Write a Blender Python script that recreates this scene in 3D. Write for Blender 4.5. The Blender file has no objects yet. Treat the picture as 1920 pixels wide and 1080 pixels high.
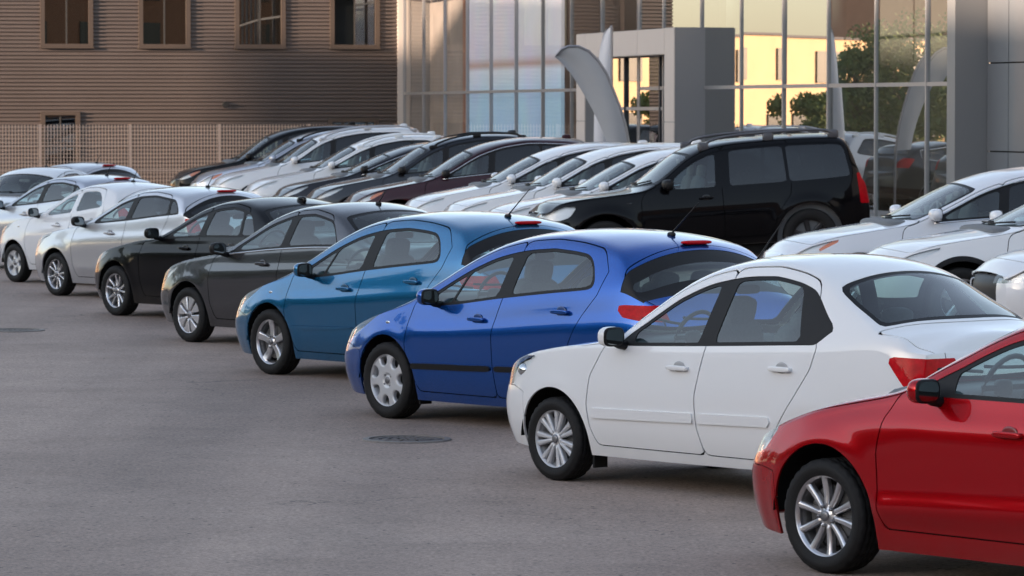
import bpy, bmesh, math, random
import numpy as np
from mathutils import Vector, Matrix

# ------------------------------------------------------------------ scene, camera, light
R = math.radians
SC = bpy.context.scene
COL = SC.collection
random.seed(7)

FPX, CAMH, HORIZ = 7500.0, 2.56, 205.0            # focal length (px at 1920 wide), camera height, horizon row
PITCH = math.atan((540 - HORIZ) / FPX)
cam_d = bpy.data.cameras.new('camera')
cam_d.sensor_width = 36.0
cam_d.lens = 36.0 * FPX / 1920.0
cam_d.clip_start, cam_d.clip_end = 0.5, 5000
cam_d.dof.use_dof = True
cam_d.dof.focus_distance = 29.0
cam_d.dof.aperture_fstop = 9.0
cam = bpy.data.objects.new('camera', cam_d)
COL.objects.link(cam)
cam.location = (0, 0, CAMH)
cam.rotation_euler = (R(90) - PITCH, 0, 0)
SC.camera = cam

SUN_AZ, SUN_EL = R(240.0), R(8.0)                  # azimuth clockwise from +Y (view direction)
w = bpy.data.worlds.new('World')
SC.world = w
w.use_nodes = True
nt = w.node_tree
nt.nodes.clear()
sky = nt.nodes.new('ShaderNodeTexSky')
sky.sky_type = 'NISHITA'
sky.sun_disc = False
sky.sun_elevation = SUN_EL
sky.sun_rotation = SUN_AZ
sky.altitude = 100
sky.air_density = 1.0
sky.dust_density = 1.0
sky.ozone_density = 1.6
bg = nt.nodes.new('ShaderNodeBackground')
bg.inputs['Strength'].default_value = 0.15
wo = nt.nodes.new('ShaderNodeOutputWorld')
hs = nt.nodes.new('ShaderNodeHueSaturation')          # thin high haze: a paler sky
hs.inputs['Saturation'].default_value = 0.68
nt.links.new(sky.outputs[0], hs.inputs['Color'])
nt.links.new(hs.outputs[0], bg.inputs[0])
nt.links.new(bg.outputs[0], wo.inputs[0])

sun_d = bpy.data.lights.new('sun', 'SUN')
sun_d.energy = 4.6
sun_d.angle = R(0.6)
sun_d.color = (1.0, 0.76, 0.55)
sun = bpy.data.objects.new('sun', sun_d)
COL.objects.link(sun)
sdir = Vector((math.sin(SUN_AZ) * math.cos(SUN_EL), math.cos(SUN_AZ) * math.cos(SUN_EL), math.sin(SUN_EL)))
sun.rotation_euler = sdir.to_track_quat('Z', 'Y').to_euler()
sun.location = sdir * 200

SC.view_settings.view_transform = 'Standard'
SC.view_settings.look = 'None'
SC.view_settings.exposure = 1.78
SC.view_settings.gamma = 1.0
SC.view_settings.use_curve_mapping = False
SC.view_settings.use_white_balance = True          # balanced for open shade
SC.view_settings.white_balance_temperature = 6600
SC.view_settings.white_balance_tint = 14
SC.render.engine = 'CYCLES'
cy = SC.cycles
cy.use_denoising = True
try:
    cy.denoiser = 'OPENIMAGEDENOISE'
except Exception:
    pass
cy.max_bounces = 10
cy.transparent_max_bounces = 24
cy.diffuse_bounces = 3
cy.glossy_bounces = 4
cy.caustics_reflective = False
cy.caustics_refractive = False
cy.sample_clamp_indirect = 6.0

# ------------------------------------------------------------------ pixel -> place
def ray(px, py):
    dx, dy = (px - 960) / FPX, (540 - py) / FPX
    return np.array([dx, math.cos(PITCH) + math.sin(PITCH) * dy, -math.sin(PITCH) + math.cos(PITCH) * dy])
def at_z(px, py, z=0.0):
    d = ray(px, py)
    return np.array([0, 0, CAMH]) + d * ((z - CAMH) / d[2])

# ------------------------------------------------------------------ materials
MATS = {}
def mat(name, col=(.5, .5, .5), rough=.5, metal=0.0, coat=0.0, spec=.5, noise=0.0, nscale=20.0, bump=0.0, bscale=200.0, coat_rough=.03):
    if name in MATS:
        return MATS[name]
    m = bpy.data.materials.new(name)
    m.use_nodes = True
    t = m.node_tree
    b = t.nodes['Principled BSDF']
    b.inputs['Base Color'].default_value = (*col, 1)
    b.inputs['Roughness'].default_value = rough
    b.inputs['Metallic'].default_value = metal
    b.inputs['Coat Weight'].default_value = coat
    b.inputs['Coat Roughness'].default_value = coat_rough
    b.inputs['Specular IOR Level'].default_value = spec
    if noise or bump:
        tc = t.nodes.new('ShaderNodeTexCoord')
    if noise:
        n = t.nodes.new('ShaderNodeTexNoise')
        n.inputs['Scale'].default_value = nscale
        n.inputs['Detail'].default_value = 6
        t.links.new(tc.outputs['Object'], n.inputs['Vector'])
        mx = t.nodes.new('ShaderNodeMix'); mx.data_type = 'RGBA'
        mx.inputs[6].default_value = (*[c * (1 - noise) for c in col], 1)
        mx.inputs[7].default_value = (*[min(1, c * (1 + noise)) for c in col], 1)
        t.links.new(n.outputs[0], mx.inputs[0])
        t.links.new(mx.outputs[2], b.inputs['Base Color'])
    if bump:
        n2 = t.nodes.new('ShaderNodeTexNoise')
        n2.inputs['Scale'].default_value = bscale
        n2.inputs['Detail'].default_value = 4
        t.links.new(tc.outputs['Object'], n2.inputs['Vector'])
        bp = t.nodes.new('ShaderNodeBump')
        bp.inputs['Strength'].default_value = bump
        bp.inputs['Distance'].default_value = .01
        t.links.new(n2.outputs[0], bp.inputs['Height'])
        t.links.new(bp.outputs[0], b.inputs['Normal'])
    MATS[name] = m
    return m

def glass(name, tint=(.8, .88, .86), ior=1.5, rough=0.0, refl=(1, 1, 1), extra=0.0):
    if name in MATS:
        return MATS[name]
    m = bpy.data.materials.new(name)
    m.use_nodes = True
    t = m.node_tree
    t.nodes.clear()
    o = t.nodes.new('ShaderNodeOutputMaterial')
    mx = t.nodes.new('ShaderNodeMixShader')
    tr = t.nodes.new('ShaderNodeBsdfTransparent')
    tr.inputs[0].default_value = (*tint, 1)
    gl = t.nodes.new('ShaderNodeBsdfGlossy')
    gl.inputs['Color'].default_value = (*refl, 1)
    gl.inputs['Roughness'].default_value = rough
    fr = t.nodes.new('ShaderNodeFresnel')
    ge = t.nodes.new('ShaderNodeNewGeometry')          # a thin pane reflects the same from both sides
    mi = t.nodes.new('ShaderNodeMix')
    mi.inputs[2].default_value = ior
    mi.inputs[3].default_value = 1.0 / ior
    t.links.new(ge.outputs['Backfacing'], mi.inputs[0])
    t.links.new(mi.outputs[0], fr.inputs['IOR'])
    if extra:
        ad = t.nodes.new('ShaderNodeMath'); ad.operation = 'ADD'; ad.use_clamp = True
        ad.inputs[1].default_value = extra
        t.links.new(fr.outputs[0], ad.inputs[0])
        t.links.new(ad.outputs[0], mx.inputs[0])
    else:
        t.links.new(fr.outputs[0], mx.inputs[0])
    t.links.new(tr.outputs[0], mx.inputs[1])
    t.links.new(gl.outputs[0], mx.inputs[2])
    t.links.new(mx.outputs[0], o.inputs[0])
    MATS[name] = m
    return m

def paint(name, col, metal=0.0, rough=.4, ior=1.58):
    if name in MATS:
        return MATS[name]
    m = mat(name, col, rough, metal, coat=1.0, coat_rough=.025, spec=.05)
    t = m.node_tree
    b = t.nodes['Principled BSDF']
    b.inputs['Coat IOR'].default_value = ior
    # thin road dust on the lower panels and faint uneven gloss
    tc = t.nodes.new('ShaderNodeTexCoord')
    n = t.nodes.new('ShaderNodeTexNoise'); n.inputs['Scale'].default_value = 3.0; n.inputs['Detail'].default_value = 8
    t.links.new(tc.outputs['Object'], n.inputs['Vector'])
    sx = t.nodes.new('ShaderNodeSeparateXYZ'); t.links.new(tc.outputs['Object'], sx.inputs[0])
    mr = t.nodes.new('ShaderNodeMapRange'); mr.inputs[1].default_value = .42; mr.inputs[2].default_value = .17
    mr.inputs[3].default_value = 0.0; mr.inputs[4].default_value = .30
    t.links.new(sx.outputs[2], mr.inputs[0])
    mu = t.nodes.new('ShaderNodeMath'); mu.operation = 'MULTIPLY'
    t.links.new(mr.outputs[0], mu.inputs[0]); t.links.new(n.outputs[0], mu.inputs[1])
    mx = t.nodes.new('ShaderNodeMix'); mx.data_type = 'RGBA'
    mx.inputs[6].default_value = (*col, 1); mx.inputs[7].default_value = (.16, .14, .12, 1)
    t.links.new(mu.outputs[0], mx.inputs[0]); t.links.new(mx.outputs[2], b.inputs['Base Color'])
    mr2 = t.nodes.new('ShaderNodeMapRange'); mr2.inputs[3].default_value = .015; mr2.inputs[4].default_value = .06
    t.links.new(n.outputs[0], mr2.inputs[0]); t.links.new(mr2.outputs[0], b.inputs['Coat Roughness'])
    return m

M_TRIM = mat('black_trim', (.010, .010, .011), .5, spec=.25)
M_RUBBER = mat('tyre_rubber', (.012, .012, .0125), .72, bump=.25, bscale=90, spec=.3)
M_WELL = mat('wheel_well_plastic', (.008, .008, .008), .85, spec=.2)
M_SEAM = mat('panel_gap', (.006, .006, .006), .9, spec=.1)
M_RIM = mat('alloy_silver', (.62, .62, .64), .28, .85, coat=.4)
M_RIMP = mat('painted_wheel_silver', (.56, .57, .59), .4, .35, coat=.5)
M_RIMD = mat('dark_wheel', (.025, .025, .028), .4, .3)
M_DISC = mat('brake_disc', (.12, .12, .12), .5, .8)
M_CHROME = mat('chrome', (.75, .75, .76), .12, 1.0)
M_LAMPIN = mat('lamp_reflector', (.80, .82, .84), .4, .1, bump=.5, bscale=30)
M_LENS = glass('lamp_lens', (.93, .95, .96), 1.5)
M_LENSR = glass('red_lens', (.62, .012, .018), 1.5)
M_RED = mat('tail_lamp_red', (.50, .003, .009), .4, coat=.12, noise=.45, nscale=24, spec=.05, bump=.3, bscale=45)
M_AMBER = mat('amber_lamp', (.75, .16, .02), .3, coat=1.0)
M_GLASS = glass('car_glass', (.64, .81, .80), 1.5, extra=.045)
M_PRIV = glass('privacy_glass', (.10, .115, .12), 1.55, extra=.02)
M_WS = glass('windscreen_glass', (.76, .86, .83), 1.5, extra=.05)
M_SEAT = mat('seat_cloth', (.085, .088, .095), .9, bump=.2, bscale=300, noise=.2, nscale=60)
M_CABIN = mat('cabin_plastic', (.13, .135, .14), .65)
M_LINER = mat('headliner', (.42, .41, .39), .9)
M_MIRROR = mat('mirror_glass', (.24, .27, .27), .03, 1.0)
M_UNDER = mat('underbody', (.01, .01, .01), .8, spec=.2)

# ------------------------------------------------------------------ object helpers
def link(name, me, parent=None, m=None, loc=None, rot=None):
    o = bpy.data.objects.new(name, me)
    COL.objects.link(o)
    if parent is not None:
        o.parent = parent
    if m is not None and me is not None and not me.materials:
        me.materials.append(m)
    if loc is not None:
        o.location = loc
    if rot is not None:
        o.rotation_euler = rot
    return o
def thing(name, label, cat, loc=(0, 0, 0), rot=(0, 0, 0), group=None):
    o = bpy.data.objects.new(name, None)
    COL.objects.link(o)
    o.empty_display_size = .3
    o.location, o.rotation_euler = loc, rot
    return tag(o, label, cat, group)
def tag(o, label=None, cat=None, group=None, kind=None):
    if label: o['label'] = label
    if cat: o['category'] = cat
    if group: o['group'] = group
    if kind: o['kind'] = kind
    return o
def mesh(name, V, F, smooth=False):
    me = bpy.data.meshes.new(name)
    me.from_pydata([tuple(map(float, v)) for v in V], [], F)
    if smooth:
        me.polygons.foreach_set('use_smooth', [True] * len(me.polygons))
    me.update()
    return me

class MB:
    """collects simple solids into one mesh"""
    def __init__(s):
        s.V, s.F = [], []
    def add(s, V, F):
        o = len(s.V)
        s.V += [tuple(v) for v in V]
        s.F += [tuple(i + o for i in f) for f in F]
        return s
    def box(s, c, d, rz=0.0, M=None):
        hx, hy, hz = d[0] / 2, d[1] / 2, d[2] / 2
        V = [(x, y, z) for z in (-hz, hz) for y in (-hy, hy) for x in (-hx, hx)]
        if M is not None:
            V = [tuple(M @ Vector(v)) for v in V]
        ca, sa = math.cos(rz), math.sin(rz)
        V = [(c[0] + x * ca - y * sa, c[1] + x * sa + y * ca, c[2] + z) for x, y, z in V]
        return s.add(V, [(0, 2, 3, 1), (4, 5, 7, 6), (0, 1, 5, 4), (2, 6, 7, 3), (0, 4, 6, 2), (1, 3, 7, 5)])
    def obox(s, o, ax, ay, az):
        """box from corner o spanned by three vectors"""
        o, ax, ay, az = map(np.array, (o, ax, ay, az))
        V = [o + i * ax + j * ay + k * az for k in (0, 1) for j in (0, 1) for i in (0, 1)]
        F = [(0, 2, 3, 1), (4, 5, 7, 6), (0, 1, 5, 4), (2, 6, 7, 3), (0, 4, 6, 2), (1, 3, 7, 5)]
        if np.dot(np.cross(ax, ay), az) < 0:
            F = [f[::-1] for f in F]
        return s.add(V, F)
    def tube(s, pts, rad, n=8, caps=True):
        pts = [np.array(p, float) for p in pts]
        rads = rad if isinstance(rad, (list, tuple)) else [rad] * len(pts)
        V, F = [], []
        for i, p in enumerate(pts):
            a, b = pts[max(i - 1, 0)], pts[min(i + 1, len(pts) - 1)]
            d = (b - a) / (np.linalg.norm(b - a) + 1e-9)
            u = np.cross(d, [0, 0, 1]) if abs(d[2]) < .9 else np.cross(d, [1, 0, 0])
            u /= np.linalg.norm(u); v = np.cross(d, u)
            for k in range(n):
                t = 2 * math.pi * k / n
                V.append(p + rads[i] * (math.cos(t) * u + math.sin(t) * v))
        for i in range(len(pts) - 1):
            for k in range(n):
                k2 = (k + 1) % n
                F.append((i * n + k, i * n + k2, (i + 1) * n + k2, (i + 1) * n + k))
        if caps:
            F += [tuple(range(n))[::-1], tuple(range((len(pts) - 1) * n, len(pts) * n))]
        return s.add(V, F)
    def squad(s, c, d, e1=.4, e2=.4, nu=20, nv=12, M=None):
        """superellipsoid: soft rounded solid of full size d"""
        def sg(a, e): return math.copysign(abs(a) ** e, a)
        V, F = [], []
        for j in range(nv + 1):
            ph = -math.pi / 2 + math.pi * j / nv
            for i in range(nu):
                th = 2 * math.pi * i / nu
                v = Vector((d[0] / 2 * sg(math.cos(ph), e1) * sg(math.cos(th), e2), d[1] / 2 * sg(math.cos(ph), e1) * sg(math.sin(th), e2), d[2] / 2 * sg(math.sin(ph), e1)))
                if M is not None: v = M @ v
                V.append((v[0] + c[0], v[1] + c[1], v[2] + c[2]))
        for j in range(nv):
            for i in range(nu):
                i2 = (i + 1) % nu
                F.append((j * nu + i, j * nu + i2, (j + 1) * nu + i2, (j + 1) * nu + i))
        return s.add(V, F)
    def lathe(s, prof, n=32, axis='y', c=(0, 0, 0)):
        """prof: (radius, offset along axis)"""
        V, F = [], []
        for r, y in prof:
            for k in range(n):
                t = 2 * math.pi * k / n
                a, b = r * math.cos(t), r * math.sin(t)
                V.append((c[0] + a, c[1] + y, c[2] + b) if axis == 'y' else (c[0] + a, c[1] + b, c[2] + y))
        for i in range(len(prof) - 1):
            for k in range(n):
                k2 = (k + 1) % n
                F.append((i * n + k, i * n + k2, (i + 1) * n + k2, (i + 1) * n + k))
        return s.add(V, F)
    def mesh(s, name, smooth=False):
        return mesh(name, s.V, s.F, smooth)
    def build(s, name, m, parent=None, smooth=False, loc=None, rot=None):
        return link(name, s.mesh(name, smooth), parent, m, loc, rot)
# ------------------------------------------------------------------ curves and cutting
def pchip(keys):
    k = sorted(keys)
    x = np.array([a for a, _ in k], float); y = np.array([b for _, b in k], float)
    h = np.diff(x); d = np.diff(y) / h
    m = np.zeros_like(x)
    for i in range(1, len(x) - 1):
        if d[i - 1] * d[i] > 0:
            w1, w2 = 2 * h[i] + h[i - 1], h[i] + 2 * h[i - 1]
            m[i] = (w1 + w2) / (w1 / d[i - 1] + w2 / d[i])
    m[0], m[-1] = d[0], d[-1]
    def f(q):
        q = np.clip(np.asarray(q, float), x[0], x[-1])
        i = np.clip(np.searchsorted(x, q) - 1, 0, len(h) - 1)
        t = (q - x[i]) / h[i]
        return ((1 + 2 * t) * (1 - t) ** 2 * y[i] + t * (1 - t) ** 2 * h[i] * m[i] + t * t * (3 - 2 * t) * y[i + 1] + t * t * (t - 1) * h[i] * m[i + 1])
    return f
def lin(keys):
    k = sorted(keys)
    x = [a for a, _ in k]; y = [b for _, b in k]
    return lambda q: np.interp(q, x, y)
def sdpoly(P, px, py):
    P = np.array(P, float)
    d = np.full(px.shape, 1e9); ins = np.zeros(px.shape, bool)
    for i in range(len(P)):
        a, b = P[i], P[(i + 1) % len(P)]
        e = b - a; wx, wy = px - a[0], py - a[1]
        t = np.clip((wx * e[0] + wy * e[1]) / (e @ e), 0, 1)
        d = np.minimum(d, np.hypot(wx - e[0] * t, wy - e[1] * t))
        c = (a[1] > py) != (b[1] > py)
        with np.errstate(divide='ignore', invalid='ignore'):
            xi = a[0] + (py - a[1]) * e[0] / (e[1] if e[1] else 1e-12)
        ins ^= c & (px < xi)
    return np.where(ins, -d, d)
def smax(*a, k=.03):
    r = a[0]
    for b in a[1:]:
        h = np.clip(.5 + .5 * (r - b) / k, 0, 1)
        r = b * (1 - h) + r * h + k * h * (1 - h)
    return r

class Skin:
    """half of a body surface, cut into labelled regions along signed-distance contours"""
    def __init__(s, V, F, seg):
        s.V = [tuple(v) for v in V]
        s.F, s.seg, s.lab = F, seg, ['body'] * len(F)
        A = np.array(V)
        N = np.zeros_like(A)
        for f in F:
            q = A[list(f)]
            n = np.cross(q[2] - q[0], q[3] - q[1])
            for i in f: N[i] += n
        z = np.abs(A[:, 1]) < 1e-5
        N[z, 1] = 0
        L = np.linalg.norm(N, axis=1); L[L < 1e-12] = 1
        s.N = [tuple(v) for v in N / L[:, None]]
    def arr(s):
        a = np.array(s.V)
        return a[:, 0], a[:, 1], a[:, 2]
    def split(s, phi, lab, src=('body',), segs='ABCFR'):
        phi = list(np.where(np.abs(phi) < 4e-4, 4e-4, phi))
        cache = {}
        F2, S2, L2 = [], [], []
        V, N = s.V, s.N
        for f, sg, lb in zip(s.F, s.seg, s.lab):
            if lb not in src or sg not in segs:
                F2.append(f); S2.append(sg); L2.append(lb); continue
            neg = [phi[i] < 0 for i in f]
            if all(neg):
                F2.append(f); S2.append(sg); L2.append(lab); continue
            if not any(neg):
                F2.append(f); S2.append(sg); L2.append(lb); continue
            ins, out = [], []
            n = len(f)
            for k in range(n):
                a, b = f[k], f[(k + 1) % n]
                (ins if neg[k] else out).append(a)
                if neg[k] != neg[(k + 1) % n]:
                    key = (a, b) if a < b else (b, a)
                    c = cache.get(key)
                    if c is None:
                        i, j = key
                        t = phi[i] / (phi[i] - phi[j])
                        c = len(V)
                        V.append(tuple(p + (q - p) * t for p, q in zip(V[i], V[j])))
                        nn = [p + (q - p) * t for p, q in zip(N[i], N[j])]
                        l = math.sqrt(sum(x * x for x in nn)) or 1
                        N.append(tuple(x / l for x in nn))
                        phi.append(0.0)
                        cache[key] = c
                    ins.append(c); out.append(c)
            if len(ins) > 2: F2.append(tuple(ins)); S2.append(sg); L2.append(lab)
            if len(out) > 2: F2.append(tuple(out)); S2.append(sg); L2.append(lb)
        s.F, s.seg, s.lab = F2, S2, L2
    def panel(s, fn, lab, src=('body',), segs='ABCFR', gap=.0045):
        s.split(fn(*s.arr()) + gap, lab, src, segs)
        s.split(fn(*s.arr()) - gap, 'seam', src, segs)
    def extract(s, labs, sides=(-1, 1), off=0.0, flange=.014, xo=0.0, name='part', segs=None):
        """mesh of all faces with these labels; off moves along the normal, flange folds the rim inwards"""
        if isinstance(labs, str): labs = (labs,)
        fs = [f for f, l, g in zip(s.F, s.lab, s.seg) if l in labs and (segs is None or g in segs)]
        if not fs: return None
        used = {}
        for f in fs:
            for i in f: used.setdefault(i, len(used))
        P = np.array([s.V[i] for i in used]); Q = np.array([s.N[i] for i in used])
        ctr = np.abs(P[:, 1]) < 1e-4
        fs = [tuple(used[i] for i in f) for f in fs]
        ed = {}
        for f in fs:
            for k in range(len(f)):
                a, b = f[k], f[(k + 1) % len(f)]
                if (b, a) in ed: ed.pop((b, a))
                else: ed[(a, b)] = 1
        VV, FF, LN = [], [], []
        for sd in sides:
            o = len(VV)
            pos = P + Q * off
            nv = len(pos)
            S = np.array([1, sd, 1.0])
            pp = pos * S; pp[:, 0] -= xo
            qq = Q * S
            VV += pp.tolist()
            for f in fs:
                g = f if sd > 0 else f[::-1]
                FF.append(tuple(i + o for i in g)); LN += [tuple(qq[i]) for i in g]
            if flange:
                idx = {}
                for (a, b) in ed:
                    if ctr[a] and ctr[b]: continue
                    for i in (a, b):
                        if i not in idx:
                            idx[i] = len(VV)
                            VV.append(pp[i].tolist()); VV.append((pp[i] - qq[i] * flange).tolist())
                    q = (idx[b], idx[a], idx[a] + 1, idx[b] + 1)
                    if sd < 0: q = q[::-1]
                    FF.append(q); LN += [(0, 0, 0)] * 4
        me = bpy.data.meshes.new(name)
        me.from_pydata(VV, [], FF)
        me.polygons.foreach_set('use_smooth', [True] * len(FF))
        me.update()
        me.normals_split_custom_set(LN)
        return me

# ------------------------------------------------------------------ wheels
def spokes(kind):
    """solid(rho, th) > 0 on metal, rho in 0..1 of the rim radius"""
    tau = 2 * math.pi
    def ad(th, n, o=0.0):
        p = tau / n
        return np.abs((th - o + p / 2) % p - p / 2)
    def f(r, th):
        if kind == 'ten':        # five close pairs of straight spokes
            d = np.minimum(ad(th, 5, math.pi / 2 + .30), ad(th, 5, math.pi / 2 - .30)) * r
            s = (.062 + .03 * r) - d
            return np.maximum.reduce([s, .27 - r, r - .93])
        if kind == 'pairs7':
            d = np.minimum(ad(th, 7, math.pi / 2 + .165), ad(th, 7, math.pi / 2 - .165)) * r
            s = (.045 + .062 * r) - d
            return np.maximum.reduce([s, .24 - r, r - .93])
        if kind == 'star7':      # wheel cover with seven rounded openings
            a = ad(th, 7, math.pi / 2 + math.pi / 7)
            hole = np.hypot((r - .75) / 1.05, a * r * (1.05 - .5 * (r - .75))) - .195 - .25 * (r - .75)
            return hole
        if kind == 'five':
            d = ad(th, 5, math.pi / 2 + .2) * r
            s = (.135 + .045 * r) - d
            return np.maximum.reduce([s, .30 - r, r - .92])
        if kind == 'petal8':     # silver blades between dark slots
            a = ad(th, 8, .2)
            hole = np.maximum(a * r - (.035 + .05 * r), np.maximum(.16 - r, r - .95))
            return np.where(r < .14, .1, hole)
        if kind == 'ten_thin':
            d = np.minimum(ad(th, 5, math.pi / 2 + .25), ad(th, 5, math.pi / 2 - .25)) * r
            return np.maximum.reduce([.07 + .0 * r - d, .22 - r, r - .93])
        if kind == 'hole5':
            a = ad(th, 5, .3)
            h1 = np.hypot((r - .68) * .75, a * r) - .2
            return np.minimum(h1, .2 + 0 * r) if True else h1
        d = ad(th, 6) * r
        return np.maximum.reduce([.12 + .03 * r - d, .28 - r, r - .9])
    return f
WHEELS = {}
def wheel_meshes(kind, r, rr, wd, hi=True):
    key = (kind, r, rr, wd, hi)
    if key in WHEELS: return WHEELS[key]
    n = 84 if hi else 40
    d = r - rr
    t = MB()
    half = [(rr - .004, .43), (rr + .012, .475), (rr + .35 * d, .515), (rr + .62 * d, .515), (r - .028, .485), (r - .012, .45), (r - .003, .40),
            (r - .001, .34), (r, .30), (r - .009, .295), (r - .009, .265), (r, .26), (r, .10), (r - .009, .095), (r - .009, .055), (r, .05)]
    prof = [(a, -b * wd) for a, b in half] + [(a, b * wd) for a, b in half[::-1]]
    t.lathe(prof, n)
    if hi:   # cross grooves in the tread
        k = 0
        V = t.V
        for i, (a, b) in enumerate(prof):
            if a > r - .013 and abs(b) > .29 * wd or a > r - .002:
                for q in range(n):
                    if (q + (i % 2)) % 3 == 0:
                        x, y, z = V[i * n + q]
                        s = (a - .008) / a
                        V[i * n + q] = (x * s, y, z * s)
    tyre = t.mesh('tyre', True)
    # rim face
    nr, nth = (26, 210) if hi else (14, 90)
    rho = np.concatenate([np.linspace(.02, .96, nr)])
    Y0 = -.40 * wd
    V, F = [], []
    for a in rho:
        for k in range(nth):
            th = 2 * math.pi * k / nth
            V.append((a * math.cos(th), th, a * math.sin(th)))
    F = [(i * nth + k, i * nth + (k + 1) % nth, (i + 1) * nth + (k + 1) % nth, (i + 1) * nth + k) for i in range(nr - 1) for k in range(nth)]
    sk = Skin.__new__(Skin)
    sk.V, sk.F, sk.seg, sk.lab = V, F, ['A'] * len(F), ['body'] * len(F)
    sk.N = [(0, -1, 0)] * len(V)
    fn = spokes(kind)
    A = np.array(V)
    rad, th = np.hypot(A[:, 0], A[:, 2]), np.arctan2(A[:, 2], A[:, 0])
    sk.split(-fn(rad, th), 'rim')
    A = np.array(sk.V)
    rad, th = np.hypot(A[:, 0], A[:, 2]), np.arctan2(A[:, 2], A[:, 0])
    sol = fn(rad, th)
    dish = {'five': .022, 'star7': -.004, 'petal8': -.006, 'pairs7': .004}.get(kind, .014)
    y = Y0 + .004 + dish * np.sin(np.clip(rad, 0, 1) * math.pi) + .012 * (1 - np.clip(sol / .05, 0, 1)) ** 2 + .010 * np.exp(-((rad - .2) / .07) ** 2) * (rad < .27)
    sk.V = [(p[0] * rr, yy, p[2] * rr) for p, yy in zip(sk.V, y)]
    faces = [f for f, l in zip(sk.F, sk.lab) if l == 'rim']
    ed = {}
    for f in faces:
        for k in range(len(f)):
            a, b = f[k], f[(k + 1) % len(f)]
            if (b, a) in ed: ed.pop((b, a))
            else: ed[(a, b)] = 1
    m = MB()
    m.add(sk.V, faces)
    base = 0
    ex = {}
    for (a, b) in ed:
        for i in (a, b):
            if i not in ex:
                p = sk.V[i]
                ex[i] = len(m.V)
                m.V.append(p); m.V.append((p[0], p[1] + .028, p[2]))
        m.F.append((ex[b], ex[a], ex[a] + 1, ex[b] + 1))
    m.lathe([(rr * .93, Y0 + .012), (rr * .96, Y0 + .002), (rr * .985, Y0 - .004), (rr + .006, Y0 - .006), (rr + .008, Y0 + .008), (rr - .006, Y0 + .02), (rr - .02, Y0 + .05), (rr - .025, .3 * wd)], 60 if hi else 32)
    rim = m.mesh('rim', True)
    c = MB()
    c.squad((0, Y0 + .004, 0), (.062, .022, .062), 1, 1, 16, 8)
    if kind in ('ten', 'ten_thin', 'five', 'star7'):
        nb = 5 if kind != 'star7' else 4
        for k in range(nb):
            a = 2 * math.pi * (k + .5) / nb + math.pi / 2
            c.lathe([(.001, Y0 - .002), (.009, Y0 - .002), (.011, Y0 + .02)], 8, c=(.055 * math.cos(a), .004, .055 * math.sin(a)))
    cap = c.mesh('hub_cap', True)
    b = MB()
    b.lathe([(.001, -.02), (rr * .72, -.02), (rr * .74, -.012), (rr * .74, .0)], 40)
    b.lathe([(rr * .3, -.05), (rr * .3, -.02)], 24)
    disc = b.mesh('brake_disc', False)
    b = MB()
    b.lathe([(.001, .02), (rr * .97, .02)], 32)
    back = b.mesh('inner_wheel', False)
    WHEELS[key] = (tyre, rim, cap, disc, back)
    return WHEELS[key]

# ------------------------------------------------------------------ the car
def smooth_v(P, it, ax):
    for _ in range(it):
        Q = P.copy()
        if ax == 1: Q[:, 1:-1] = .25 * P[:, :-2] + .5 * P[:, 1:-1] + .25 * P[:, 2:]
        else: Q[1:-1] = .25 * P[:-2] + .5 * P[1:-1] + .25 * P[2:]
        P = Q
    return P

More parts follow.
